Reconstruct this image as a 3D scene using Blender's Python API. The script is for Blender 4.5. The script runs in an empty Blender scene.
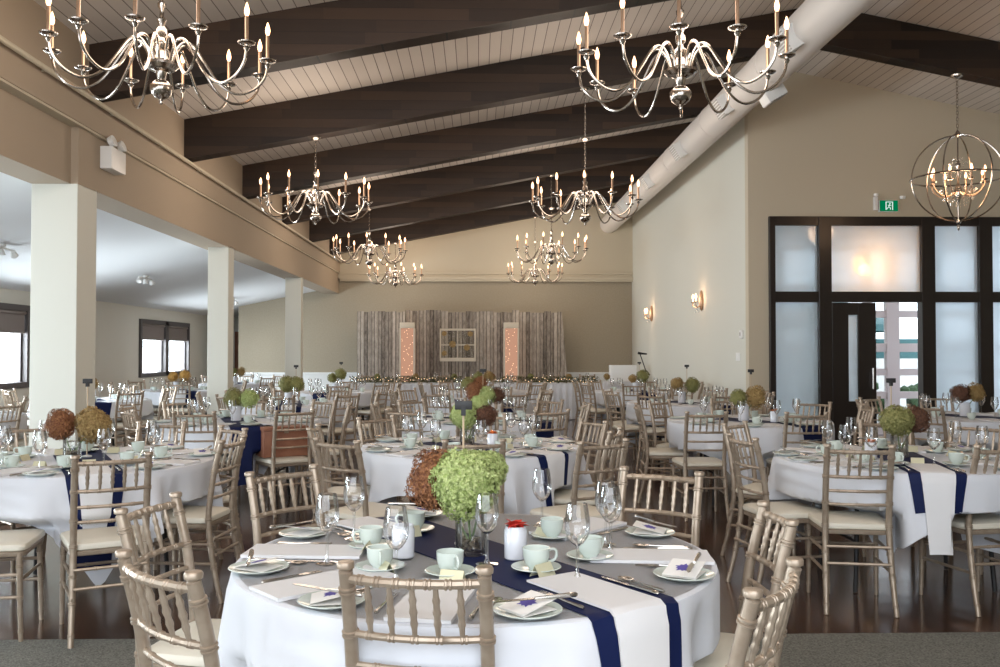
import bpy, bmesh, math, random
from math import sin, cos, pi, radians, atan2, sqrt, hypot
from mathutils import Vector, Matrix
random.seed(7)
SC = bpy.context.scene
COL = SC.collection

# ------------------------------------------------------------------ materials
def new_mat(name):
    m = bpy.data.materials.new(name); m.use_nodes = True
    nt = m.node_tree
    return m, nt, nt.nodes['Principled BSDF']
def pmat(name, col, rough=.5, metal=0., bump=None, coat=0, spec=None, sheen=0, var=None):
    m, nt, b = new_mat(name)
    b.inputs['Base Color'].default_value = (*col, 1)
    b.inputs['Roughness'].default_value = rough
    b.inputs['Metallic'].default_value = metal
    if coat: b.inputs['Coat Weight'].default_value = coat
    if spec is not None: b.inputs['Specular IOR Level'].default_value = spec
    if sheen: b.inputs['Sheen Weight'].default_value = sheen
    tc = nt.nodes.new('ShaderNodeTexCoord')
    if bump:
        n = nt.nodes.new('ShaderNodeTexNoise'); n.inputs['Scale'].default_value = bump[0]; n.inputs['Detail'].default_value = 4
        bp = nt.nodes.new('ShaderNodeBump'); bp.inputs['Strength'].default_value = bump[1]; bp.inputs['Distance'].default_value = .01
        nt.links.new(tc.outputs['Object'], n.inputs['Vector'])
        nt.links.new(n.outputs['Fac'], bp.inputs['Height']); nt.links.new(bp.outputs['Normal'], b.inputs['Normal'])
    if var:   # (colour2, scale)
        n = nt.nodes.new('ShaderNodeTexNoise'); n.inputs['Scale'].default_value = var[1]; n.inputs['Detail'].default_value = 3
        nt.links.new(tc.outputs['Object'], n.inputs['Vector'])
        r = nt.nodes.new('ShaderNodeValToRGB')
        r.color_ramp.elements[0].position = .35; r.color_ramp.elements[1].position = .65
        r.color_ramp.elements[0].color = (*col, 1); r.color_ramp.elements[1].color = (*var[0], 1)
        nt.links.new(n.outputs['Fac'], r.inputs['Fac']); nt.links.new(r.outputs['Color'], b.inputs['Base Color'])
    return m
def emat(name, col, s):
    m = bpy.data.materials.new(name); m.use_nodes = True; nt = m.node_tree
    nt.nodes.remove(nt.nodes['Principled BSDF'])
    e = nt.nodes.new('ShaderNodeEmission'); e.inputs[0].default_value = (*col, 1); e.inputs[1].default_value = s
    nt.links.new(e.outputs[0], nt.nodes['Material Output'].inputs[0]); return m
def glassmat(name, tint=(.99, .995, .995), lo=.06, hi=.8, rough=.03):
    m = bpy.data.materials.new(name); m.use_nodes = True; nt = m.node_tree
    nt.nodes.remove(nt.nodes['Principled BSDF'])
    t = nt.nodes.new('ShaderNodeBsdfTransparent'); t.inputs[0].default_value = (*tint, 1)
    g = nt.nodes.new('ShaderNodeBsdfGlossy'); g.inputs['Roughness'].default_value = rough
    lw = nt.nodes.new('ShaderNodeLayerWeight'); lw.inputs['Blend'].default_value = .35
    mr = nt.nodes.new('ShaderNodeMapRange'); mr.inputs['To Min'].default_value = lo; mr.inputs['To Max'].default_value = hi
    mx = nt.nodes.new('ShaderNodeMixShader')
    nt.links.new(lw.outputs['Fresnel'], mr.inputs['Value']); nt.links.new(mr.outputs[0], mx.inputs[0])
    nt.links.new(t.outputs[0], mx.inputs[1]); nt.links.new(g.outputs[0], mx.inputs[2])
    nt.links.new(mx.outputs[0], nt.nodes['Material Output'].inputs[0]); return m
def frostmat(name):
    m = bpy.data.materials.new(name); m.use_nodes = True; nt = m.node_tree
    nt.nodes.remove(nt.nodes['Principled BSDF'])
    t = nt.nodes.new('ShaderNodeBsdfTranslucent'); t.inputs[0].default_value = (.86, .93, .97, 1)
    r = nt.nodes.new('ShaderNodeBsdfRefraction'); r.inputs['Roughness'].default_value = .85; r.inputs['IOR'].default_value = 1.02
    r.inputs['Color'].default_value = (.85, .92, .97, 1)
    g = nt.nodes.new('ShaderNodeBsdfGlossy'); g.inputs['Roughness'].default_value = .06
    a = nt.nodes.new('ShaderNodeMixShader'); a.inputs[0].default_value = .3
    b = nt.nodes.new('ShaderNodeMixShader'); b.inputs[0].default_value = .06
    nt.links.new(t.outputs[0], a.inputs[1]); nt.links.new(r.outputs[0], a.inputs[2])
    nt.links.new(a.outputs[0], b.inputs[1]); nt.links.new(g.outputs[0], b.inputs[2])
    nt.links.new(b.outputs[0], nt.nodes['Material Output'].inputs[0]); return m
def mathn(nt, op, a, b=None):
    n = nt.nodes.new('ShaderNodeMath'); n.operation = op
    for i, v in enumerate((a, b)):
        if v is None: continue
        if isinstance(v, (int, float)): n.inputs[i].default_value = v
        else: nt.links.new(v, n.inputs[i])
    return n.outputs[0]
def plankmat(name, axis, width, c1, c2, gap, gapcol, rough=.6, streak=(1, 1, 1), board_len=None, spec=.5, bumpd=.01, grain=.5):
    """boards of a given width counted along an object axis, each its own tone"""
    m, nt, b = new_mat(name)
    tc = nt.nodes.new('ShaderNodeTexCoord'); sp = nt.nodes.new('ShaderNodeSeparateXYZ')
    nt.links.new(tc.outputs['Object'], sp.inputs[0])
    d = mathn(nt, 'DIVIDE', sp.outputs[axis[0]], width)
    fl = mathn(nt, 'FLOOR', d); fr = mathn(nt, 'FRACT', d)
    other = sp.outputs[axis[1]]
    wn = nt.nodes.new('ShaderNodeTexWhiteNoise'); wn.noise_dimensions = '2D'
    cb = nt.nodes.new('ShaderNodeCombineXYZ'); nt.links.new(fl, cb.inputs[0])
    if board_len:
        w1 = nt.nodes.new('ShaderNodeTexWhiteNoise'); w1.noise_dimensions = '1D'; nt.links.new(fl, w1.inputs['W'])
        off = mathn(nt, 'ADD', mathn(nt, 'DIVIDE', other, board_len), mathn(nt, 'MULTIPLY', w1.outputs['Value'], 7.3))
        nt.links.new(mathn(nt, 'FLOOR', off), cb.inputs[1])
    nt.links.new(cb.outputs[0], wn.inputs['Vector'])
    mp = nt.nodes.new('ShaderNodeMapping'); mp.inputs['Scale'].default_value = streak
    nt.links.new(tc.outputs['Object'], mp.inputs['Vector'])
    addv = nt.nodes.new('ShaderNodeVectorMath'); addv.operation = 'ADD'
    nt.links.new(mp.outputs[0], addv.inputs[0])
    sc2 = nt.nodes.new('ShaderNodeVectorMath'); sc2.operation = 'SCALE'; sc2.inputs['Scale'].default_value = 5
    nt.links.new(cb.outputs[0], sc2.inputs[0]); nt.links.new(sc2.outputs[0], addv.inputs[1])
    no = nt.nodes.new('ShaderNodeTexNoise'); no.inputs['Scale'].default_value = 1; no.inputs['Detail'].default_value = 6; no.inputs['Roughness'].default_value = .65
    nt.links.new(addv.outputs[0], no.inputs['Vector'])
    f = mathn(nt, 'ADD', mathn(nt, 'MULTIPLY', wn.outputs['Value'], 1 - grain), mathn(nt, 'MULTIPLY', no.outputs['Fac'], grain))
    rp = nt.nodes.new('ShaderNodeValToRGB'); rp.color_ramp.elements[0].position = .22; rp.color_ramp.elements[1].position = .78
    rp.color_ramp.elements[0].color = (*c1, 1); rp.color_ramp.elements[1].color = (*c2, 1)
    nt.links.new(f, rp.inputs['Fac'])
    g = mathn(nt, 'LESS_THAN', fr, gap)
    mx = nt.nodes.new('ShaderNodeMix'); mx.data_type = 'RGBA'; mx.inputs['B'].default_value = (*gapcol, 1)
    nt.links.new(g, mx.inputs['Factor']); nt.links.new(rp.outputs['Color'], mx.inputs['A'])
    nt.links.new(mx.outputs['Result'], b.inputs['Base Color'])
    b.inputs['Roughness'].default_value = rough; b.inputs['Specular IOR Level'].default_value = spec
    bp = nt.nodes.new('ShaderNodeBump'); bp.inputs['Strength'].default_value = .35; bp.inputs['Distance'].default_value = bumpd
    nt.links.new(mathn(nt, 'SUBTRACT', mathn(nt, 'MULTIPLY', no.outputs['Fac'], .4), g), bp.inputs['Height'])
    nt.links.new(bp.outputs['Normal'], b.inputs['Normal'])
    return m

M = {}
M['cream'] = pmat('cream_paint', (.56, .50, .385), .8, bump=(60, .04))
M['cream_light'] = pmat('pale_column_paint', (.66, .66, .59), .7)
M['fascia'] = pmat('tan_beam_paint', (.38, .305, .225), .8)
M['paper'] = pmat('taupe_damask_wallpaper', (.34, .295, .215), .75, var=((.37, .32, .24), 30))
M['wains'] = pmat('white_wainscot_paint', (.80, .82, .82), .5)
M['aisle_wall'] = pmat('grey_cream_paint', (.70, .68, .61), .8)
M['aisle_ceil'] = pmat('white_ceiling_paint', (.78, .79, .80), .9, bump=(30, .03))
M['ceil'] = plankmat('painted_tongue_and_groove', ('X', 'Y'), .125, (.60, .55, .50), (.66, .61, .56), .07, (.17, .14, .12), .55, (3, .6, 1), bumpd=.01, grain=.4)
M['beam'] = plankmat('dark_stained_timber', ('Z', 'X'), .11, (.014, .007, .004), (.052, .027, .014), .03, (.006, .003, .002), .5, (1.2, 1, 14), 1.3, grain=.35)
M['floor'] = plankmat('dark_polished_floorboards', ('X', 'Y'), .13, (.048, .026, .018), (.11, .062, .042), .025, (.006, .004, .003), .16, (14, 1, 1), 1.6, bumpd=.002, grain=.4)
M['carpet'] = pmat('grey_green_loop_carpet', (.10, .10, .085), .95, bump=(160, 1.0), var=((.23, .23, .20), 120))
M['gold'] = pmat('champagne_gold_lacquer', (.40, .325, .25), .34, .45, var=((.33, .26, .195), 22))
M['seat'] = pmat('ivory_vinyl', (.66, .62, .52), .45)
M['cloth'] = pmat('white_table_linen', (.66, .68, .725), .85, bump=(700, .12))
M['napkin'] = pmat('white_folded_napkin', (.70, .70, .71), .85, bump=(900, .1))
M['navy'] = pmat('navy_satin', (.006, .012, .058), .6, spec=.15)
M['ceramic'] = pmat('pale_celadon_china', (.60, .67, .62), .14, coat=.3)
M['silver'] = pmat('polished_cutlery_steel', (.55, .53, .50), .2, 1)
M['nickel'] = pmat('polished_nickel', (.46, .41, .36), .19, 1)
M['sleeve'] = pmat('bronze_candle_sleeve', (.50, .33, .22), .35, .7)
M['bulb'] = emat('lit_flame_bulb', (1, .56, .30), 6)
M['bulb_small'] = emat('lit_string_light', (1, .72, .42), 3)
M['glass'] = glassmat('thin_clear_glass')
M['pane'] = glassmat('window_pane_glass', (.95, .97, .97), .03, .5, .0)
M['old_pane'] = glassmat('old_rippled_glass', (.97, .97, .95), .0, .06, .2)
M['frost'] = frostmat('frosted_glass')
M['dark_frame'] = pmat('black_brown_frame', (.014, .009, .008), .32)
M['win_frame'] = pmat('dark_brown_window_frame', (.075, .065, .065), .5)
M['blind'] = pmat('taupe_roller_blind', (.20, .165, .15), .8)
M['white'] = pmat('white_enamel', (.80, .80, .78), .4)
M['duct'] = pmat('white_painted_duct', (.74, .69, .64), .55)
M['grille'] = pmat('grille_grey', (.42, .40, .37), .5)
M['black'] = pmat('matt_black_metal', (.012, .012, .013), .5)
M['paperwhite'] = pmat('white_card', (.80, .79, .76), .7)
M['purple'] = pmat('violet_leaf_print', (.09, .07, .32), .7)
M['goldcard'] = pmat('pale_gold_card', (.62, .60, .42), .4, .2)
M['stick'] = pmat('pale_wood_dowel', (.52, .40, .27), .6)
M['stem'] = pmat('green_stem', (.10, .17, .04), .6)
M['pebble'] = pmat('brown_river_pebbles', (.08, .055, .035), .35, var=((.24, .19, .12), 40))
M['fl_green'] = pmat('lime_hydrangea_petals', (.25, .34, .08), .7, var=((.52, .58, .26), 110))
M['fl_olive'] = pmat('olive_hydrangea_petals', (.15, .16, .04), .7, var=((.31, .29, .11), 90))
M['fl_brown'] = pmat('russet_hydrangea_petals', (.14, .045, .022), .75, var=((.36, .16, .06), 110))
M['fl_dark'] = pmat('maroon_hydrangea_petals', (.06, .025, .018), .75, var=((.18, .08, .04), 90))
M['fl_tan'] = pmat('tan_hydrangea_petals', (.24, .14, .045), .75, var=((.42, .30, .12), 90))
M['fl_orange'] = pmat('amber_hydrangea_petals', (.50, .27, .06), .75, var=((.58, .36, .11), 30))
M['red'] = pmat('red_petals', (.70, .05, .03), .6)
M['orange'] = pmat('orange_petals', (.80, .22, .04), .6)
M['milky'] = pmat('milky_glass', (.66, .68, .73), .2, coat=.3)
M['boxwood'] = pmat('reddish_cedar', (.26, .105, .06), .5, var=((.34, .15, .085), 6))
M['greenery'] = pmat('garland_leaf', (.055, .075, .03), .6, var=((.14, .13, .05), 30))
M['exit'] = emat('lit_green_exit_sign', (.0, .17, .065), 1.0)
M['exitw'] = emat('lit_exit_pictogram', (.75, .9, .85), 1.0)
M['lamp_warm'] = emat('lit_warm_lamp_glass', (1, .55, .22), 9)
M['barn'] = plankmat('weathered_barn_board', ('X', 'Z'), .085, (.045, .032, .024), (.56, .50, .43), .13, (.018, .013, .010), .85, (15, 1, 6), grain=.72)
M['lit_fabric'] = emat('lit_warm_fabric', (1, .53, .35), .56)
M['white_wood'] = pmat('distressed_white_wood', (.62, .56, .46), .7)
M['teal'] = pmat('teal_canvas', (.03, .13, .14), .6)
M['outdoor_green'] = pmat('outdoor_foliage', (.04, .09, .03), .8)
M['paving'] = pmat('pale_paving', (.50, .50, .48), .8)
M['mauve'] = pmat('mauve_frame_paint', (.72, .66, .68), .6)

# ------------------------------------------------------------------ mesh helpers
def obj(name, bm, mat, parent=None, smooth=True, loc=(0, 0, 0), rot=(0, 0, 0)):
    me = bpy.data.meshes.new(name)
    bmesh.ops.recalc_face_normals(bm, faces=bm.faces)
    bm.to_mesh(me); bm.free()
    for m in (mat if isinstance(mat, (list, tuple)) else [mat]): me.materials.append(m)
    if smooth:
        me.polygons.foreach_set('use_smooth', [True] * len(me.polygons))
        me.set_sharp_from_angle(angle=radians(38))
    o = bpy.data.objects.new(name, me); COL.objects.link(o)
    o.location = loc; o.rotation_euler = rot
    if parent: o.parent = parent
    return o
def tag(o, label, cat, group=None, kind=None):
    o['label'] = label; o['category'] = cat
    if group: o['group'] = group
    if kind: o['kind'] = kind
    return o
def thing(name, label, cat, loc=(0, 0, 0), rz=0, group=None):
    o = bpy.data.objects.new(name, None); COL.objects.link(o)
    o.empty_display_size = .1; o.location = loc; o.rotation_euler = (0, 0, rz)
    return tag(o, label, cat, group)
def struct(name, bm, mat, smooth=False, parent=None):
    o = obj(name, bm, mat, parent, smooth)
    if not parent: o['kind'] = 'structure'
    return o
def dup(root, loc=None, rz=None, label=None, group=None, parent=None):
    c = root.copy(); COL.objects.link(c)
    if parent is not None: c.parent = parent
    if loc is not None: c.location = loc
    if rz is not None: c.rotation_euler = (root.rotation_euler[0], root.rotation_euler[1], rz)
    if label: c['label'] = label
    if group: c['group'] = group
    for ch in list(root.children): dup(ch, parent=c)
    return c
def box(bm, x0, x1, y0, y1, z0, z1, bev=0, mi=0):
    vs = [bm.verts.new((x, y, z)) for x in (x0, x1) for y in (y0, y1) for z in (z0, z1)]
    F = [(0, 1, 3, 2), (4, 6, 7, 5), (0, 4, 5, 1), (2, 3, 7, 6), (0, 2, 6, 4), (1, 5, 7, 3)]
    fs = [bm.faces.new([vs[i] for i in f]) for f in F]
    for f in fs: f.material_index = mi
    if bev:
        es = list({e for f in fs for e in f.edges})
        bmesh.ops.bevel(bm, geom=es, offset=bev, segments=2, affect='EDGES', profile=.6)
    return vs
def boxb(*a, **k):
    bm = bmesh.new(); box(bm, *a, **k); return bm
def frame_axes(d):
    d = d.normalized(); up = Vector((0, 0, 1)) if abs(d.z) < .9 else Vector((1, 0, 0))
    a = d.cross(up).normalized(); b = a.cross(d).normalized(); return a, b
def tube(bm, pts, rad, n=8, cap=True, closed=False):
    pts = [Vector(p) for p in pts]; N = len(pts)
    rad = rad if isinstance(rad, (list, tuple)) else [rad] * N
    rings = []; a = None
    for i, p in enumerate(pts):
        if closed: d = pts[(i + 1) % N] - pts[i - 1]
        else: d = pts[min(i + 1, N - 1)] - pts[max(i - 1, 0)]
        d.normalize()
        if a is None: a, b = frame_axes(d)
        else:
            a = (a - d * a.dot(d)).normalized(); b = a.cross(d).normalized()
        rings.append([bm.verts.new(p + (a * cos(2 * pi * k / n) + b * sin(2 * pi * k / n)) * rad[i]) for k in range(n)])
    rng = range(N if closed else N - 1)
    for i in rng:
        r0, r1 = rings[i], rings[(i + 1) % N]
        for k in range(n): bm.faces.new((r0[k], r0[(k + 1) % n], r1[(k + 1) % n], r1[k]))
    if cap and not closed:
        bm.faces.new(rings[0][::-1]); bm.faces.new(rings[-1])
def lathe(bm, prof, n=16, c=(0, 0, 0), cap=True):
    rings = []
    for r, z in prof:
        if r < 1e-5: rings.append([bm.verts.new((c[0], c[1], c[2] + z))])
        else: rings.append([bm.verts.new((c[0] + r * cos(2 * pi * k / n), c[1] + r * sin(2 * pi * k / n), c[2] + z)) for k in range(n)])
    for a, b in zip(rings, rings[1:]):
        if len(a) == 1 and len(b) == 1: continue
        for k in range(n):
            k2 = (k + 1) % n
            if len(a) == 1: bm.faces.new((a[0], b[k2], b[k]))
            elif len(b) == 1: bm.faces.new((a[k], a[k2], b[0]))
            else: bm.faces.new((a[k], a[k2], b[k2], b[k]))
    if cap:
        for r in (rings[0], rings[-1]):
            if len(r) > 2: bm.faces.new(r)
def B(f, *a, **k):
    bm = bmesh.new(); f(bm, *a, **k); return bm
def smoothpath(pts, sub=4):
    P = [Vector(p) for p in pts]; out = []
    for i in range(len(P) - 1):
        p0 = P[max(i - 1, 0)]; p1 = P[i]; p2 = P[i + 1]; p3 = P[min(i + 2, len(P) - 1)]
        for s in range(sub):
            t = s / sub
            out.append(.5 * ((2 * p1) + (p2 - p0) * t + (2 * p0 - 5 * p1 + 4 * p2 - p3) * t * t + (3 * p1 - p0 - 3 * p2 + p3) * t ** 3))
    out.append(P[-1]); return out
def extrude_poly(bm, pts, axis, a, b):
    """closed polygon of 2D points, extruded along an axis from a to b"""
    def mk(u, v, w):
        return {'y': (u, w, v), 'x': (w, u, v), 'z': (u, v, w)}[axis]
    A = [bm.verts.new(mk(u, v, a)) for u, v in pts]; Bv = [bm.verts.new(mk(u, v, b)) for u, v in pts]
    bm.faces.new(A); bm.faces.new(Bv[::-1]); n = len(pts)
    for i in range(n): bm.faces.new((A[i], A[(i + 1) % n], Bv[(i + 1) % n], Bv[i]))

# ------------------------------------------------------------------ the room
RIDGE = 4.1; YB = 22.7; YW = 12.87; YR = -2.2
def beam_z(x): return 3.69 + .19 * (x + 3.45) if x < RIDGE else 3.69 + .19 * 7.55 - .2 * (x - RIDGE)
def ceil_z(x): return beam_z(x) + .47
struct('floor', boxb(-8.2, 9.6, 4.55, 26, -.1, 0), M['floor'])
struct('floor.001', boxb(-8.2, 9.6, YR - .4, 4.55, -.1, .004), M['carpet'])
bm = bmesh.new()
extrude_poly(bm, [(-3.9, ceil_z(-3.9)), (RIDGE, ceil_z(RIDGE)), (9.4, ceil_z(9.4)), (9.4, ceil_z(9.4) + .2), (RIDGE, ceil_z(RIDGE) + .2), (-3.9, ceil_z(-3.9) + .2)], 'y', YR, YB + .2)
struct('ceiling', bm, M['ceil'])
# aisle ceiling, sloping down to the outer wall
bm = bmesh.new(); extrude_poly(bm, [(-3.88, 3.0), (-7.3, 2.31), (-7.3, 2.5), (-3.88, 3.2)], 'y', YR, 25.6)
struct('ceiling.001', bm, M['aisle_ceil'])
# nave side wall above the colonnade
struct('wall_left', boxb(-3.9, -3.45, YR, YB, 3.42, 4.3), M['fascia'])
bm = bmesh.new(); box(bm, -3.9, -3.56, YR, 7.93, 2.9, 3.42); box(bm, -3.9, -3.5, 7.93, YB, 2.9, 3.42)
struct('trim_1', bm, M['fascia'])
struct('trim_2', boxb(-3.9, -3.46, YR, YB, 3.40, 3.43), M['cream'])
for i, (y0, y1, w) in enumerate(((2.9, 3.3, .40), (7.93, 8.33, .40), (12.7, 12.98, .29), (17.87, 18.1, .31))):
    bm = boxb(-3.5 - w, -3.5, y0, y1, 0, 2.92, bev=.006)
    if i < 2: struct('trim_%d' % (i + 5), boxb(-3.58, -3.495, y0 - .004, y0 + .35, 2.9, 3.42), M['fascia'])
    o = struct('column', bm, M['cream_light'])
    tag(o, ['square pale column beside the camera', 'wide square pale column nearest in the photo, at left', 'slender square pale column, second along the left aisle', 'slender square pale column, farthest from the camera'][i], 'column')
# outer aisle wall with window openings
wins = [(18.75, 21.9, .90, 2.12), (11.0, 14.15, .88, 2.15), (5.2, 8.4, .88, 2.15), (-.4, 2.8, .88, 2.15)]
bm = bmesh.new(); ys = YR
for (y0, y1, z0, z1) in sorted(wins):
    box(bm, -7.2, -7, ys, y0, 0, 2.45); box(bm, -7.2, -7, y0, y1, 0, z0); box(bm, -7.2, -7, y0, y1, z1, 2.45); ys = y1
box(bm, -7.2, -7, ys, 25.6, 0, 2.45)
struct('wall_aisle', bm, M['aisle_wall'])
for i, (y0, y1, z0, z1) in enumerate(wins):
    bm = bmesh.new(); t = .09; ym = (y0 + y1) / 2
    for a, b in ((y0, y0 + t), (y1 - t, y1), (ym - .1, ym + .1)): box(bm, -7.16, -6.95, a, b, z0, z1, bev=.005)
    for a, b in ((z0, z0 + t), (z1 - t, z1)): box(bm, -7.16, -6.95, y0 + t, y1 - t, a, b)
    for a, b in ((y0 + t, ym - .1), (ym + .1, y1 - t)):     # casement sashes
        s = .05
        for c, d in ((a, a + s), (b - s, b)): box(bm, -7.1, -7.03, c, d, z0 + t, z1 - t)
    w = struct('window_%d' % (i + 1), bm, M['win_frame'])
    for a, b in ((y0 + t + .05, ym - .15), (ym + .15, y1 - t - .05)):
        obj('pane', boxb(-7.08, -7.07, a, b, z0 + t, z1 - t), M['pane'], w, smooth=False)
    for a, b in ((y0 + t + .01, ym - .11), (ym + .11, y1 - t - .01)):
        bb = boxb(-7.0, -6.992, a, b, z1 - .42, z1 - t); tube(bb, [(-6.99, a, z1 - .42), (-6.99, b, z1 - .42)], .014, 8)
        tube(bb, [(-6.99, a, z1 - .12), (-6.99, b, z1 - .12)], .03, 10)
        obj('roller_blind', bb, M['blind'], w)
# back walls
bm = boxb(-6.0, 4.0, YB, YB + .2, 0, 3.3); struct('wall_back', bm, M['paper'])
bm = bmesh.new(); extrude_poly(bm, [(-3.6, 3.26), (4.0, 3.26), (4.0, ceil_z(4) + .1), (-3.6, ceil_z(-3.6) + .1)], 'y', YB - .12, YB + .2)
struct('wall_back.001', bm, M['cream'])
bm = bmesh.new(); box(bm, -3.45, 3.9, YB - .17, YB - .12, 3.38, 3.43); box(bm, -3.45, 3.9, YB - .2, YB - .1, 3.25, 3.31); box(bm, -3.45, 3.9, YB - .16, YB - .11, 3.2, 3.25)
struct('trim_3', bm, M['cream'])
bm = boxb(-6.0, 3.9, YB - .03, YB, 0, .86); box(bm, -6.0, 3.9, YB - .06, YB, .86, .92, bev=.01)
for k in range(12): box(bm, -5.9 + k * .82, -5.86 + k * .82, YB - .045, YB - .03, .12, .8)
struct('trim_4', bm, M['wains'])
struct('wall_recess', boxb(-6.0, -5.85, YB + .2, 25.4, 0, 2.7), M['aisle_wall'])
struct('wall_back.002', boxb(-7.2, -5.85, 25.4, 25.6, 0, 2.7), M['aisle_wall'])
# a dark doorway in the recess
bm = bmesh.new(); box(bm, -6.85, -6.8, 25.32, 25.4, 0, 2.05); box(bm, -6.15, -6.1, 25.32, 25.4, 0, 2.05); box(bm, -6.85, -6.1, 25.32, 25.4, 2.0, 2.06)
d = struct('door_1', bm, M['white']); obj('door_leaf', boxb(-6.8, -6.15, 25.34, 25.39, 0, 2.0), M['boxwood'], d, smooth=False)
# right hand wall of the far hall, front-facing window wall, east wall, rear wall
bm = bmesh.new(); extrude_poly(bm, [(YW + .15, 0), (YB + .2, 0), (YB + .2, ceil_z(3.9) + .1), (YW + .15, ceil_z(3.9) + .1)], 'x', 3.9, 4.05)
struct('wall_right', bm, M['cream_light'])
WX0, WX1, WZ = 4.19, 9.3, 3.385
bm = bmesh.new()
extrude_poly(bm, [(3.9, 0), (WX0, 0), (WX0, WZ), (WX1, WZ), (9.4, WZ), (9.4, ceil_z(9.4) + .1), (RIDGE, ceil_z(RIDGE) + .1), (3.9, ceil_z(3.9) + .1)], 'y', YW, YW + .15)
struct('wall_front', bm, M['cream'])
struct('wall_east', boxb(9.3, 9.5, YR, 13.0, 0, 4.8), M['cream'])
bm = bmesh.new()
extrude_poly(bm, [(3.0, 0), (9.4, 0), (9.4, ceil_z(9.4)), (RIDGE, ceil_z(RIDGE)), (3.0, ceil_z(3.0))], 'y', YR - .2, YR)
box(bm, -3.9, 3.0, YR - .2, YR, 0, .9)
struct('wall_rear', bm, M['cream'])
# thin white pipe under the beam ends
bm = B(tube, [(-3.39, YR, 3.655), (-3.39, YB - .15, 3.655)], .022, 8)
for k in range(14):
    y = 3.2 + k * 1.32; tube(bm, [(-3.39, y, 3.655), (-3.449, y, 3.655)], .012, 6)
tag(obj('conduit_pipe', bm, M['cream']), 'thin cream pipe running along the left wall under the beam ends', 'pipe')

# ------------------------------------------------------------------ ceiling beams
BY = [2.75, 5.4, 8.02, 10.6, 13.22, 15.9, 18.45, 20.95]
for i, y in enumerate(BY):
    def bl(x0, x1, nm):
        bm = bmesh.new()
        extrude_poly(bm, [(x0, beam_z(x0)), (x1, beam_z(x1)), (x1, beam_z(x1) + .49), (x0, beam_z(x0) + .49)], 'y', y, y + .2)
        # lower laminated lip
        extrude_poly(bm, [(x0, beam_z(x0) - .0), (x1, beam_z(x1) - .0), (x1, beam_z(x1) + .03), (x0, beam_z(x0) + .03)], 'y', y - .006, y + .206)
        return bm
    o = obj('ceiling_beam', bl(-3.47, RIDGE if y < YW else 3.92, 'l'), M['beam'], smooth=False)
    tag(o, 'dark timber beam on the left slope, %s from the camera' % ['first', 'second', 'third', 'fourth', 'fifth', 'sixth', 'seventh', 'eighth and farthest'][i], 'beam', 'dark ceiling beams'); o['kind'] = 'structure'
    if y < YW:
        o = obj('ceiling_beam', bl(RIDGE, 9.35, 'r'), M['beam'], smooth=False)
        tag(o, 'dark timber beam on the right slope, %s from the camera' % ['first', 'second', 'third', 'fourth'][i], 'beam', 'dark ceiling beams'); o['kind'] = 'structure'

# ------------------------------------------------------------------ duct
DX, DZ, DR = 3.30, 4.65, .225
bm = B(tube, [(DX, y, DZ) for y in (YR, 3, 6, 9, 12, 15, 18, YB - .12)], DR, 28)
du = tag(obj('ventilation_duct', bm, M['duct']), 'fat round white ventilation duct running under the roof ridge', 'duct')
for y in (2.4, 4.9, 7.4, 9.9, 12.4, 14.9, 17.4, 19.9): obj('seam_band', B(tube, [(DX, y - .03, DZ), (DX, y + .03, DZ)], DR + .006, 28), M['duct'], du)
def diffuser(y, ang):
    a = radians(ang); c = Vector((DX + cos(a) * (DR + .03), y, DZ + sin(a) * (DR + .03)))
    bm = boxb(-.07, .075, -.13, .13, -.12, .12, bev=.008)
    o = obj('air_grille', bm, M['white'], du, loc=c, rot=(0, -a, 0))
    b2 = bmesh.new()
    for k in range(7): box(b2, .073, .084, -.13, .13, -.105 + k * .033, -.09 + k * .033)
    obj('louver', b2, M['grille'], o, smooth=False)
for y in (8.8, 11.2, 13.7, 16.2, 19.0): diffuser(y, 210)
diffuser(10.35, -60)

# ------------------------------------------------------------------ window wall with double door
bm = bmesh.new(); FY0, FY1 = YW - .06, YW + .1
xm = [(WX0, 4.275), (4.905, 5.09), (6.405, 6.60), (7.25, 7.44), (8.15, 8.34), (9.2, 9.3)]
for a, b in xm: box(bm, a, b, FY0, FY1, 0, WZ, bev=.006)
for a, b in zip(xm, xm[1:]):
    box(bm, a[1] - .01, b[0] + .01, FY0 + .01, FY1 - .01, 3.255, WZ); box(bm, a[1] - .01, b[0] + .01, FY0 + .01, FY1 - .01, 2.15, 2.30)
    if a[0] != 4.905: box(bm, a[1] - .01, b[0] + .01, FY0 + .01, FY1 - .01, 0, .12)
wf = struct('window_5', bm, M['dark_frame'])
for k, (a, b) in enumerate(zip(xm, xm[1:])):
    obj('frosted_pane', boxb(a[1] - .01, b[0] + .01, YW + .01, YW + .018, 2.29, 3.26), M['frost'], wf, smooth=False)
    if k != 1: obj('frosted_pane', boxb(a[1] - .01, b[0] + .01, YW + .01, YW + .018, .11, 2.16), M['frost'], wf, smooth=False)
bm = bmesh.new()
box(bm, 5.10, 5.335, YW - .04, YW + .02, .02, 2.14, bev=.004); box(bm, 5.475, 5.735, YW - .04, YW + .02, .02, 2.14, bev=.004)
box(bm, 5.33, 5.48, YW - .039, YW + .019, .02, .72); box(bm, 5.33, 5.48, YW - .039, YW + .019, 1.965, 2.14)
d1 = struct('door_2', bm, M['dark_frame']); obj('narrow_pane', boxb(5.33, 5.48, YW - .012, YW - .004, .7, 1.98), M['frost'], d1, smooth=False)
bm = bmesh.new(); tube(bm, [(5.66, YW - .1, .9), (5.66, YW - .1, 1.2)], .014, 8); tube(bm, [(5.66, YW - .1, .93), (5.66, YW - .03, .93)], .008, 6); tube(bm, [(5.66, YW - .1, 1.17), (5.66, YW - .03, 1.17)], .008, 6)
obj('door_handle', bm, M['silver'], d1)
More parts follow.
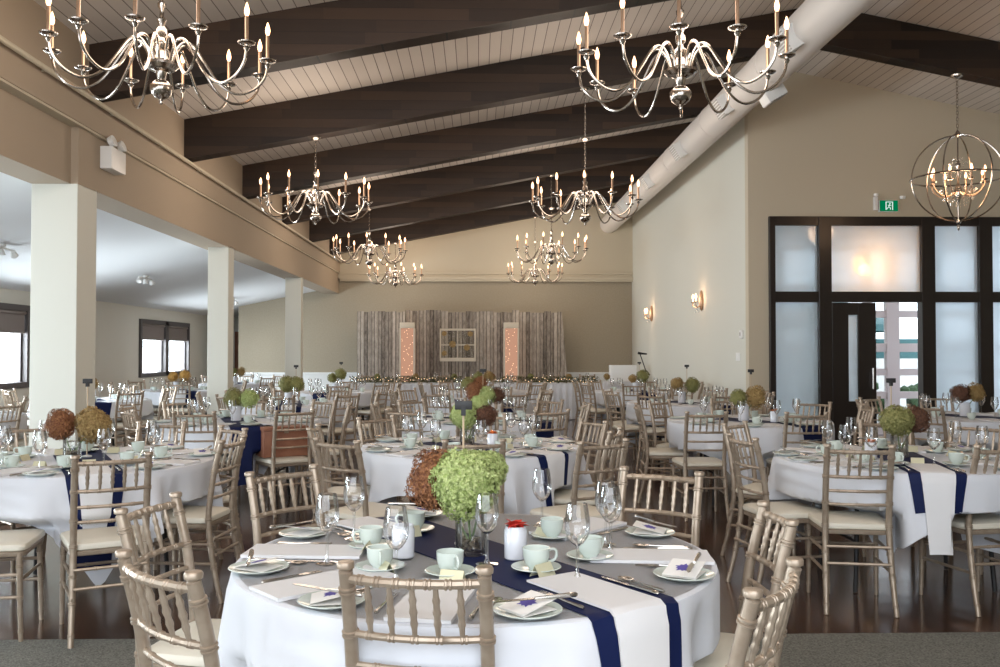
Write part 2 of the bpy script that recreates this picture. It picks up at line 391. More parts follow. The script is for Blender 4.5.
# vestibule
struct('floor.002', boxb(3.9, 12, YW + .1, 30, -.12, -.01), M['paving'])
struct('ceiling.002', boxb(4.0, 10.2, YW + .15, 15.3, 3.32, 3.4), M['white'])
VY = 15.5
bm = bmesh.new()
xv = [(4.05, 4.25), (5.2, 5.33), (6.0, 6.12), (6.74, 6.86), (7.12, 7.34), (7.95, 8.1), (8.9, 9.05), (10.0, 10.2)]
for a, b in xv: box(bm, a, b, VY, VY + .12, 0, 3.32)
for z0, z1 in ((0, .14), (.62, .74), (1.02, 1.14), (1.43, 1.58), (2.03, 2.15), (2.5, 2.6), (3.2, 3.32)): box(bm, 4.05, 10.2, VY + .01, VY + .1, z0, z1)
w6 = struct('window_6', bm, M['mauve'])
obj('pane', boxb(4.1, 10.1, VY + .05, VY + .058, .1, 3.25), M['pane'], w6, smooth=False)
# outside: teal canvas, hedge
bm = bmesh.new()
lathe(bm, [(.02, .62), (.4, .56), (1.1, .27), (1.55, 0), (1.52, -.14), (1.05, .12), (.3, .4)], 12, (7.9, 20.3, 2.02)); tube(bm, [(7.9, 20.3, 0), (7.9, 20.3, 2.6)], .03, 8)
tag(obj('patio_umbrella', bm, M['teal']), 'teal canvas umbrella outdoors beyond the open glass door', 'umbrella')
sh = thing('garden_shed', 'low shed with teal upper boards, outdoors beyond the glass door', 'shed', (9.5, 22, 0))
obj('lower_wall', boxb(-2.3, 2.3, -1, 1, 0, 1.28), M['white'], sh, smooth=False); obj('upper_wall', boxb(-2.32, 2.32, -1.02, 1.02, 1.28, 1.74, bev=.02), M['teal'], sh, smooth=False)
bm = bmesh.new()
for k in range(60):
    x = random.uniform(6.6, 9.6); bmesh.ops.create_icosphere(bm, subdivisions=1, radius=random.uniform(.09, .17), matrix=Matrix.Translation((x, random.uniform(18.4, 18.9), random.uniform(.1, .75))))
o = obj('hedge', bm, M['outdoor_green']); tag(o, 'low green hedge outdoors beyond the glass door', 'hedge')
# warm ceiling lantern in the vestibule, glowing through the frosted pane
lt = thing('vestibule_lantern', 'warm hanging lantern glowing behind the frosted pane over the door', 'lamp', (5.76, 13.45, 0))
bm = B(tube, [(0, 0, 3.32), (0, 0, 2.92)], .008, 6); lathe(bm, [(.06, 3.3), (.06, 3.32)], 12); lathe(bm, [(.0, 2.96), (.07, 2.9), (.075, 2.88)], 12); obj('hanger', bm, M['black'], lt)
obj('glass_globe', B(lathe, [(.0, 2.60), (.05, 2.62), (.085, 2.69), (.095, 2.76), (.08, 2.84), (.05, 2.88)], 16), M['lamp_warm'], lt)

# exit sign, emergency light, thermostat, wall plates
ex = thing('exit_sign', 'small green lit sign with white running figure above the window wall', 'sign', (5.93, YW - .005, 3.54))
bm = boxb(-.14, .14, -.05, 0, -.085, .085, bev=.006); obj('sign_housing', bm, M['white'], ex)
obj('sign_face', boxb(-.132, .132, -.056, -.0495, -.078, .078), M['exit'], ex, smooth=False)
bm = bmesh.new()
box(bm, -.05, -.038, -.06, -.055, -.06, .06); box(bm, .045, .057, -.06, -.055, -.06, .06); box(bm, -.05, .057, -.06, -.055, .05, .06)
lathe(bm, [(0, -.012), (.013, 0), (0, .012)], 8, (.012, -.058, .032))
for p, q in (((.008, .018), (-.004, -.015)), ((-.004, -.015), (.02, -.032)), ((.02, -.032), (.018, -.055)), ((-.004, -.015), (-.02, -.03)), ((-.02, -.03), (-.034, -.05)), ((.008, .014), (.03, .0)), ((.008, .014), (-.018, .004))):
    tube(bm, [(p[0], -.058, p[1]), (q[0], -.058, q[1])], .005, 6)
obj('running_figure', bm, M['exitw'], ex, smooth=False)
bm = boxb(-.21, -.16, -.06, 0, -.06, .13, bev=.005); lathe(bm, [(0, 0), (.035, .01), (.04, .05), (0, .055)], 12, (.2, -.06, .09)); lathe(bm, [(0, 0), (.03, .01), (.034, .045), (0, .05)], 12, (-.185, -.05, .13))
obj('bracket', bm, M['white'], ex)
em = thing('emergency_light', 'white twin-head emergency light box on the tan beam above the first column', 'emergency light', (-3.5, 8.55, 3.24))
obj('battery_box', boxb(0, .11, -.17, .17, -.11, .1, bev=.01), M['white'], em)
for s in (-1, 1):
    bm = B(lathe, [(.0, -.03), (.045, -.02), (.055, .03), (.05, .035), (0, .03)], 14); bmesh.ops.rotate(bm, verts=bm.verts, matrix=Matrix.Rotation(radians(70), 3, 'Y')); bmesh.ops.translate(bm, verts=bm.verts, vec=(.08, s * .11, .15))
    obj('lamp_head', bm, M['white'], em)
th = thing('thermostat', 'small pale thermostat on the wall left of the frosted windows', 'thermostat', (3.9, 13.2, 1.69))
obj('cover_plate', boxb(-.03, 0, -.07, .07, -.06, .06, bev=.008), M['white'], th); obj('dial', boxb(-.034, -.028, -.02, .03, -.02, .03), M['grille'], th, smooth=False)
th = thing('light_switch', 'white double light switch plate low on the right wall below thermostat', 'switch', (3.9, 13.4, 1.36))
obj('cover_plate', boxb(-.01, 0, -.1, .1, -.06, .06, bev=.003), M['white'], th)
for s in (-.05, .05): obj('rocker', boxb(-.016, -.009, s - .018, s + .018, -.035, .035), M['white'], th, smooth=False)

# ------------------------------------------------------------------ chandeliers
def chandelier_proto():
    t = thing('chandelier', 'x', 'chandelier', (0, 0, 0))
    # local z=0 at bottom finial (world 2.92)
    obj('column', B(lathe, [(0, .27), (.05, .265), (.075, .25), (.085, .235), (.07, .22), (.035, .2), (.028, .17), (.02, .155)][::-1] + [(.045, .275), (.03, .31), (.022, .33), (.04, .35), (.045, .37), (.02, .39), (.016, .41), (.032, .43), (.03, .46), (.016, .48), (.022, .5), (.03, .52), (.014, .54), (.012, .58), (.024, .6), (.026, .62), (.01, .64), (.008, .68), (0, .69)], 18), M['nickel'], t)
    obj('hub_plate', B(lathe, [(.0, .205), (.08, .215), (.1, .235), (.1, .25), (.07, .26), (0, .262)], 18), M['nickel'], t)
    obj('ball_finial', B(lathe, [(0, 0), (.012, .008), (.014, .02), (.008, .03), (.03, .04), (.055, .06), (.068, .09), (.066, .115), (.045, .14), (.02, .155), (0, .16)], 20), M['nickel'], t)
    path = smoothpath([(.06, 0, .24), (.085, 0, .33), (.13, 0, .385), (.19, 0, .365), (.26, 0, .26), (.34, 0, .145), (.44, 0, .085), (.54, 0, .11), (.61, 0, .185), (.63, 0, .27)], 4)
    am = B(tube, path, .0085, 8)
    lathe(am, [(.009, .25), (.018, .27), (.010, .28), (.014, .295), (0, .3)], 10, (.63, 0, 0))
    a = obj('arm', am, M['nickel'], t)
    obj('drip_pan', B(lathe, [(0, .288), (.03, .288), (.05, .297), (.052, .303), (.03, .296), (0, .296)], 16, (.63, 0, 0)), M['nickel'], a)
    obj('candle_sleeve', B(lathe, [(.010, .295), (.011, .45), (.009, .455), (0, .455)], 10, (.63, 0, 0)), M['sleeve'], a)
    obj('bulb', B(lathe, [(.007, .455), (.013, .47), (.0155, .487), (.012, .507), (.005, .53), (0, .541)], 10, (.63, 0, 0)), M['bulb'], a)
    for k in range(1, 12):
        c = dup(a, parent=t); c.rotation_euler = (0, 0, k * pi / 6)
    return t
CH = chandelier_proto()
ORD = ['first', 'second', 'third', 'fourth']
def place_chand(x, y, i, side, z0, rz, first=False):
    t = CH if first else dup(CH)
    t.location = (x, y, z0); t.rotation_euler = (0, 0, rz)
    t['label'] = 'polished nickel twelve-arm candle chandelier, %s from the camera in the %s row' % (ORD[i], side)
    t['group'] = 'twelve-arm candle chandeliers'
    top = beam_z(x) - z0
    bm = bmesh.new(); z = .68; k = 0
    while z < top - .03:           # chain links
        a = .011; h = .022
        pts = [((cos(q) * a if k % 2 else 0), (0 if k % 2 else cos(q) * a), z + h + sin(q) * h) for q in [2 * pi * j / 8 for j in range(8)]]
        tube(bm, pts, .0034, 5, closed=True); z += .034; k += 1
    obj('chain', bm, M['nickel'], t)
    obj('canopy', B(lathe, [(0, -.04), (.02, -.035), (.05, -.02), (.06, 0)], 16, (0, 0, top)), M['nickel'], t)
fst = True
for i, (y, rr) in enumerate(((5.5, .12), (10.7, .22), (16.0, .05), (21.05, .3))):
    place_chand(-1.93, y, i, 'left', 2.935, rr, fst); fst = False
    place_chand(1.25 + .03 * i, y, i, 'right', 2.92 + .02 * i, rr + .17)

# orb chandelier
ob = thing('orb_chandelier', 'round metal orb chandelier with crystal candle cluster at the right', 'chandelier', (5.80, 10.7, 3.53))
R = .52
def ringpts(nrm, rad, n=48, c=(0, 0, 0)):
    a, b = frame_axes(Vector(nrm)); return [Vector(c) + (a * cos(2 * pi * k / n) + b * sin(2 * pi * k / n)) * rad for k in range(n)]
for k in range(3):
    an = k * pi / 3 + .25
    obj('hoop', B(tube, ringpts((cos(an), sin(an), 0), R), .009, 6, closed=True), M['nickel'], ob)
obj('equator_hoop', B(tube, ringpts((0, 0, 1), R + .012), .011, 6, closed=True), M['nickel'], ob)
top = beam_z(5.80) - 3.53
bm = bmesh.new(); z = R + .05; k = 0
while z < top - .05:
    pts = [((cos(q) * .013 if k % 2 else 0), (0 if k % 2 else cos(q) * .013), z + .026 + sin(q) * .026) for q in [2 * pi * j / 8 for j in range(8)]]
    tube(bm, pts, .004, 5, closed=True); z += .04; k += 1
obj('chain', bm, M['nickel'], ob)
obj('canopy', B(lathe, [(0, -.05), (.03, -.04), (.07, -.02), (.075, 0)], 16, (0, 0, top)), M['nickel'], ob)
obj('central_rod', B(lathe, [(0, -R - .12), (.012, -R - .1), (.018, -R - .06), (.008, -R - .04), (.03, -R - .02), (.03, -R), (.008, -R + .02), (.006, -.3), (.03, -.24), (.05, -.17), (.03, -.1), (.012, -.05), (.012, .1), (.03, .14), (.03, .18), (.008, .22), (.008, R - .02), (.035, R), (.03, R + .03), (.01, R + .06), (0, R + .06)], 14), M['nickel'], ob)
am = B(tube, smoothpath([(.03, 0, -.16), (.12, 0, -.22), (.22, 0, -.2), (.29, 0, -.12), (.30, 0, -.06)], 4), .007, 6)
a0 = obj('arm', am, M['sleeve'], ob)
obj('drip_pan', B(lathe, [(0, -.065), (.03, -.06), (.036, -.045), (0, -.05)], 12, (  .30, 0, 0)), M['nickel'], a0)
obj('candle_sleeve', B(lathe, [(.010, -.05), (.010, .04), (0, .04)], 8, (  .30, 0, 0)), M['sleeve'], a0)
obj('bulb', B(lathe, [(.007, .04), (.015, .06), (.016, .075), (.006, .115), (0, .125)], 10, (  .30, 0, 0)), M['bulb'], a0)
for k in range(1, 8):
    c = dup(a0, parent=ob); c.rotation_euler = (0, 0, k * pi / 4)
bm = bmesh.new()
for rr_, z0, n in ((.10, .18, 14), (.14, .05, 16), (.20, -.14, 18), (.16, -.24, 16), (.09, -.30, 12), (.05, .24, 8)):
    for k in range(n):
        q = 2 * pi * k / n + rr_ * 9
        lathe(bm, [(0, -.035), (.012, -.012), (.010, .005), (0, .018)], 6, (rr_ * cos(q), rr_ * sin(q), z0))
obj('crystal_drops', bm, M['glass'], ob)

# wall sconces
def sconce(y, z, lab):
    t = thing('wall_sconce', lab, 'wall lamp', (3.9, y, z), 0, 'gilded wall sconces')
    obj('back_plate', B(lathe, [(0, -.17), (.02, -.15), (.035, -.08), (.045, 0), (.03, .1), (.018, .17), (0, .2)], 12, (-.03, 0, 0)), M['sleeve'], t)
    for s in (-1, 1):
        a = obj('arm', B(tube, smoothpath([(-.04, 0, -.06), (-.1, s * .05, -.11), (-.15, s * .1, -.07), (-.15, s * .1, -.02)], 4), .008, 6), M['sleeve'], t)
        obj('drip_pan', B(lathe, [(0, -.025), (.035, -.02), (.04, -.01), (0, -.012)], 12, (-.15, s * .1, 0)), M['nickel'], a)
        obj('bulb', B(lathe, [(.008, -.01), (.009, .04), (.02, .06), (.023, .08), (.01, .12), (0, .13)], 10, (-.15, s * .1, 0)), M['bulb'], a)
    bm = bmesh.new()
    for k in range(8): lathe(bm, [(0, -.03), (.012, -.01), (0, .015)], 6, (-.08 - .02 * (k % 3), -.12 + k * .035, -.14 - .03 * (k % 2)))
    obj('crystal_drops', bm, M['glass'], t)
sconce(20.0, 2.28, 'gilded double-candle sconce farther along the right wall')
sconce(15.5, 2.31, 'gilded double-candle sconce nearer the window wall')

# track lights on the aisle ceiling
def track(x, y, lab):
    z = 3.0 - .2 * (-3.88 - x)
    t = thing('spotlight_bar', lab, 'spotlight', (x, y, z), 0, 'white spotlight bars')
    obj('bar', B(tube, [(-.0, -.3, -.045), (0, .3, -.045)], .012, 8), M['white'], t); obj('ceiling_rose', B(lathe, [(.05, .0), (.05, -.03), (.012, -.045)], 12), M['white'], t)
    for k in range(3):
        bm = B(lathe, [(0, 0), (.025, -.005), (.042, -.06), (.045, -.075), (.035, -.07), (0, -.04)], 12); bmesh.ops.rotate(bm, verts=bm.verts, matrix=Matrix.Rotation(radians(-35 + 40 * k), 3, 'X')); bmesh.ops.translate(bm, verts=bm.verts, vec=(0, -.25 + .25 * k, -.055))
        obj('spot_head', bm, M['white'], t)
track(-5.5, 10.5, 'white three-head spotlight bar on the aisle ceiling at far left')
track(-5.46, 14.9, 'white three-head spotlight bar between the first and second columns')
track(-5.6, 20.7, 'white three-head spotlight bar seen just right of the second column')

# ------------------------------------------------------------------ wooden backdrop
def barn_panel(x0, x1, z1, y, lab, ang=0, taper=0):
    bm = bmesh.new(); x = 0; W = x1 - x0
    while x < W - .01:
        w = min(random.choice((.13, .15, .17, .19)), W - x); d = random.uniform(0, .018)
        h = z1 + random.uniform(-.03, .01)
        vs = box(bm, x + .004, x + w - .004, d, d + .03, .0, h)
        if taper:
            for v in vs:
                if v.co.z < .5: v.co.x += taper * (v.co.x / W) ** 3
        x += w
    box(bm, 0, W, .05, .09, .4, .5); box(bm, 0, W, .05, .09, z1 - .5, z1 - .4)
    o = obj('wooden_backdrop', bm, M['barn'], smooth=False, loc=(x0, y, 0), rot=(0, 0, ang))
    return tag(o, lab, 'backdrop', 'weathered board backdrop panels')
barn_panel(-2.95, -1.78, 2.42, 22.0, 'weathered grey board backdrop panel at the far left end')
barn_panel(-1.78, -.9, 2.47, 22.15, 'weathered board backdrop panel behind the left lit column')
barn_panel(-.9, .83, 2.42, 22.0, 'weathered board backdrop panel behind the square window frame')
barn_panel(.83, 1.0, 2.47, 21.98, 'narrow weathered board strip left of the right lit column')
barn_panel(1.0, 2.06, 2.42, 22.0, 'weathered board backdrop panel at the far right end, leaning outward', 0, .2)
def lit_column(x, lab):
    t = thing('lit_column', lab, 'lamp', (x, 21.75, 0), 0, 'lit white display columns')
    bm = boxb(-.18, .18, -.12, .12, 2.0, 2.14, bev=.01)
    for sx in (-1, 1):
        for sy in (-1, 1): box(bm, sx * .17 - .018, sx * .17 + .018, sy * .11 - .018, sy * .11 + .018, 0, 2.0)
    obj('wooden_frame', bm, M['white_wood'], t)
    obj('glowing_fabric', boxb(-.152, .152, -.1, .1, .05, 2.0), M['lit_fabric'], t, smooth=False)
    bm = bmesh.new()
    for k in range(46): lathe(bm, [(0, -.008), (.008, 0), (0, .008)], 5, (random.uniform(-.13, .13), -.108, .1 + k * .042))
    obj('fairy_lights', bm, M['bulb_small'], t, smooth=False)
lit_column(-1.70, 'tall glowing white-topped column left of the square window frame')
lit_column(.80, 'tall glowing white-topped column right of the square window frame')
t = thing('rustic_window_frame', 'old white four-pane window frame with pressed yellow flowers on boards', 'frame', (-.49, 21.93, 1.6), 0)
bm = bmesh.new(); w, h = .44, .40
for a in ((-w, -w + .04, -h, h), (w - .04, w, -h, h), (-w + .04, w - .04, -h, -h + .09), (-w + .04, w - .04, h - .05, h)): box(bm, a[0], a[1], -.04, 0, a[2], a[3], bev=.003)
box(bm, -.012, .012, -.03, -.005, -h + .05, h - .04); box(bm, -w, w, -.03, -.005, -.012, .018)
obj('sash', bm, M['white_wood'], t); obj('pane', boxb(-w + .02, w - .02, -.02, -.015, -h + .02, h - .02), M['old_pane'], t, smooth=False)

# ------------------------------------------------------------------ flowers
def floret_ball(r, n, size, seed, mat, name='flower_head', squash=.9):
    rnd = random.Random(seed); bm = bmesh.new()
    bmesh.ops.create_icosphere(bm, subdivisions=2, radius=r * .86)
    for v in bm.verts: v.co *= 1 + rnd.uniform(-.05, .05)
    for k in range(n):
        ph = math.acos(1 - 2 * (k + .5) / n); th = pi * (1 + 5 ** .5) * k
        d = Vector((sin(ph) * cos(th), sin(ph) * sin(th), cos(ph)))
        d = (d + Vector([rnd.uniform(-.12, .12) for _ in range(3)])).normalized()
        lump = 1 + .05 * sin(5 * d.x + seed) + .05 * sin(6 * d.y + 2 * seed) + .04 * sin(7 * d.z)
        c = d * r * rnd.uniform(.88, 1.03) * lump
        a, b = frame_axes((d + Vector([rnd.uniform(-.5, .5) for _ in range(3)])).normalized())
        nrm = a.cross(b); q0 = rnd.uniform(0, 6.28); s = size * rnd.uniform(.75, 1.2)
        cv = bm.verts.new(c)
        for j in range(4):
            q = q0 + j * pi / 2
            e = a * cos(q) + b * sin(q); f = a * cos(q + .6) + b * sin(q + .6); g = a * cos(q - .6) + b * sin(q - .6)
            v1 = bm.verts.new(c + g * s * .62 + d * s * .1); v2 = bm.verts.new(c + e * s + d * s * .32); v3 = bm.verts.new(c + f * s * .62 + d * s * .1)
            bm.faces.new((cv, v1, v2, v3))
    for v in bm.verts: v.co.z *= squash
    me = bpy.data.meshes.new(name); bm.to_mesh(me); bm.free(); me.materials.append(M[mat]); return me
HEADS = {}
for c in ('fl_green', 'fl_olive', 'fl_brown', 'fl_dark', 'fl_tan', 'fl_orange'):
    HEADS[c, 'far'] = floret_ball(.10, 420, .0135, hash(c) % 7 + 1 if False else len(c), c)
HEADS['fl_green', 'near'] = floret_ball(.112, 1700, .0100, 3, 'fl_green')
HEADS['fl_brown', 'near'] = floret_ball(.10, 1500, .0088, 5, 'fl_brown')
HEADS['fl_tan', 'near'] = floret_ball(.10, 1200, .0100, 6, 'fl_tan')
HEADS['fl_olive', 'near'] = floret_ball(.10, 1200, .0100, 4, 'fl_olive')
HEADS['fl_dark', 'near'] = floret_ball(.10, 1200, .0100, 8, 'fl_dark')
CNAME = {'fl_green': 'lime green', 'fl_olive': 'olive green', 'fl_brown': 'russet brown', 'fl_dark': 'dark maroon', 'fl_tan': 'tan', 'fl_orange': 'amber'}
def hydrangea(x, y, z, s, col, lab, base=(0, 0), near=False):
    t = thing('hydrangea', lab, 'flower', (x, y, z), 0, 'hydrangea heads in the centrepieces')
    o = bpy.data.objects.new('flower_head', HEADS[col, 'near' if near else 'far']); COL.objects.link(o); o.parent = t
    o.scale = (s, s, s); o.rotation_euler = (random.uniform(0, 3), random.uniform(0, 3), random.uniform(0, 6))
    bm = B(tube, smoothpath([(0, 0, -.05 * s), (base[0] * .4 - x * .4, base[1] * .4 - y * .4, -.5 * (z - .83)), (base[0] - x, base[1] - y, .80 - z)], 3), .004, 5)
    obj('stem', bm, M['stem'], t)
    return t

# ------------------------------------------------------------------ tables
TOP = .765
class Table:
    pass
def corner_len(half, q):
    m = max(abs(cos(q)), abs(sin(q))); L = half / m
    return min(L, half * 1.375)
def make_table(name, desc, x, y, crn, run, seed, R=.77, half=1.0):
    T = Table(); T.name = name; T.desc = desc; T.x = x; T.y = y; T.R = R; T.half = half; T.rot = radians(crn - 45); T.run = radians(run); T.rnd = random.Random(seed); T.seed = seed
    T.chairs = []; T.used = {}; T.hang = .5
    return T
def cloth_r(T, th, t):
    """radius of the hanging cloth at angle th after t metres of drop"""
    s = T.seed
    amp = min(t, .5) * .28
    q = th - T.rot
    cornerness = 1 - min(abs(((q + pi / 4) % (pi / 2)) - pi / 4), pi / 4) / (pi / 4)   # 0 at corners, 1 mid side
    cw = 1 - cornerness
    w = (.5 * sin(9 * th + s) + .35 * sin(14 * th + 2.1 * s) + .25 * sin(5 * th + s * .7)) * amp * .75
    w += cw * amp * .9 * cos((abs(((q + pi / 4) % (pi / 2)) - pi / 4) - pi / 4) * 16)
    rn = min(abs((th - T.run + pi) % (2 * pi) - pi), abs((th - T.run) % (2 * pi) - pi))
    w *= min(1, max(.12, (rn - .12) / .22))
    r = T.R + .008 * min(1, t / .03) + .07 * min(t, .6) + w
    for (ca, lim, hw, tight) in T.chairs:
        d = abs((th - ca + pi) % (2 * pi) - pi)
        k = max(0, min(1, (hw * .85 + .10 - d) / .10))
        if k <= 0: continue
        k = k * k * (3 - 2 * k)
        if tight:
            r = r * (1 - k) + min(r, T.R + .005) * k
        zt = max(0, min(1, (t - .19) / .08)); zt = zt * zt * (3 - 2 * zt)
        r = r * (1 - k * zt) + min(r, lim) * k * zt
    return r
def surf(T, u, v, off=0):
    """planar cloth coordinates -> table surface point (world)"""
    d = hypot(u, v)
    if d <= T.R - .012: return Vector((T.x + u, T.y + v, TOP + off))
    th = atan2(v, u); t = d - (T.R - .012)
    if t < .024:
        a = t / .024 * pi / 2; r = T.R - .012 + sin(a) * (.014 + off); z = TOP + off - (1 - cos(a)) * (.014 + off)
    else:
        r = cloth_r(T, th, t - .024) + off + .0; z = TOP - .014 - (t - .024)
    if z < .012: r += (.012 - z); z = .012 + off
    return Vector((T.x + r * cos(th), T.y + r * sin(th), z))
def build_cloth(T, near):
    bm = bmesh.new(); n = 200 if near else 104; rows = []
    tops = [.0, .3, .55, T.R - .012]
    nd = 16 if near else 10
    for i in range(len(tops) + nd + 2):
        row = []
        for k in range(n):
            th = 2 * pi * k / n; L = corner_len(T.half, th - T.rot)
            if i < len(tops): d = tops[i]
            elif i < len(tops) + 2: d = T.R - .012 + .012 * (i - len(tops) + 1)
            else: d = T.R + .012 + (L - T.R - .012) * (i - len(tops) - 1) / nd
            if i == 0:
                row.append(None)
            else: row.append(bm.verts.new(surf(T, d * cos(th), d * sin(th))))
        rows.append(row)
    c = bm.verts.new((T.x, T.y, TOP))
    for k in range(n): bm.faces.new((c, rows[1][k], rows[1][(k + 1) % n]))
    for a, b in zip(rows[1:], rows[2:]):
        for k in range(n): bm.faces.new((a[k], b[k], b[(k + 1) % n], a[(k + 1) % n]))
    for v in bm.verts: v.co -= Vector((T.x, T.y, 0))
    o = obj('tablecloth', bm, M['cloth'], loc=(T.x, T.y, 0)); 
    tag(o, 'white linen tablecloth draped over the %s' % T.desc, 'tablecloth', 'white tablecloths')
def strip(T, ang, u0, u1, v0, v1, off, thick, nu, nv, seed=0):
    """a sheet of fabric laid on the cloth, following table top and drop"""
    bm = bmesh.new(); ca, sa = cos(ang), sin(ang); g = []
    layers = []
    for o_ in (off + thick, off):
        rows = []
        for i in range(nu + 1):
            u = u0 + (u1 - u0) * i / nu; row = []
            for j in range(nv + 1):
                v = v0 + (v1 - v0) * j / nv
                row.append(bm.verts.new(surf(T, u * ca - v * sa, u * sa + v * ca, o_)))
            rows.append(row)
        layers.append(rows)
    for li, rows in enumerate(layers):
        for i in range(nu):
            for j in range(nv): bm.faces.new((rows[i][j], rows[i + 1][j], rows[i + 1][j + 1], rows[i][j + 1]))
    A, Bq = layers
    for i in range(nu):
        for j in (0, nv): bm.faces.new((A[i][j], A[i + 1][j], Bq[i + 1][j], Bq[i][j]))
    for j in range(nv):
        for i in (0, nu): bm.faces.new((A[i][j], A[i][j + 1], Bq[i][j + 1], Bq[i][j]))
    return bm
def recentre(bm, x, y, z=0):
    for v in bm.verts: v.co -= Vector((x, y, z))

SLOTS = ['right', 'far right', 'far', 'far left', 'left', 'near left', 'near', 'near right']
def slot(T, kind, ang):
    """unique position word for an item of a kind on this table"""
    used = T.used.setdefault(kind, set()); k0 = ang / (pi / 4)
    best = sorted(range(8), key=lambda s: abs(((k0 - s + 4) % 8) - 4))
    for s in best:
        if s not in used: used.add(s); return SLOTS[s]
    return SLOTS[best[0]]

# table underframe
def table_proto():
    t = thing('round_table', 'x', 'table')
    obj('tabletop', B(lathe, [(0, TOP - .036), (.752, TOP - .036), (.757, TOP - .03), (.757, TOP - .010), (.752, TOP - .004), (0, TOP - .004)], 48), M['stick'], t)
    for s in (-1, 1):
        bm = bmesh.new()
        tube(bm, smoothpath([(s * .42, -.28, .004), (s * .40, -.26, .35), (s * .38, -.22, TOP - .04)], 3), .014, 8)
        tube(bm, smoothpath([(s * .42, .28, .004), (s * .40, .26, .35), (s * .38, .22, TOP - .04)], 3), .014, 8)
        tube(bm, [(s * .405, -.26, .3), (s * .405, .26, .3)], .010, 8)
        obj('leg', bm, M['black'], t)
    return t
TP = table_proto()

# ------------------------------------------------------------------ chairs
def bamboo(path, r, nodes, n=8, rr=1.32):
    """tube with paired rings at given fractions"""
    P = [Vector(p) for p in path]; L = [0]
    for a, b in zip(P, P[1:]): L.append(L[-1] + (b - a).length)
    tot = L[-1]
    def at(s):
        for i in range(len(L) - 1):
            if s <= L[i + 1] or i == len(L) - 2:
                return P[i].lerp(P[i + 1], (s - L[i]) / max(1e-9, L[i + 1] - L[i]))
    S = [(l, r) for l in L]
    for f in nodes:
        c = f * tot
        S = [q for q in S if abs(q[0] - c) > .012]
        for k in (-1, 1):
            m = c + k * .0052
            S += [(m - .0042, r), (m - .0022, r * rr), (m + .0022, r * rr), (m + .0042, r)]
    S = sorted(s for s in S if 0 <= s[0] <= tot)
    return [at(s[0]) for s in S], [s[1] for s in S]
def bow(x, w, d): return -d * (1 - (x / w) ** 2)
PX = .168
def back_y(z): return -.19 - .02 * max(0, z - .44) / .3 - (max(0, z - .62) ** 1.5) * .28
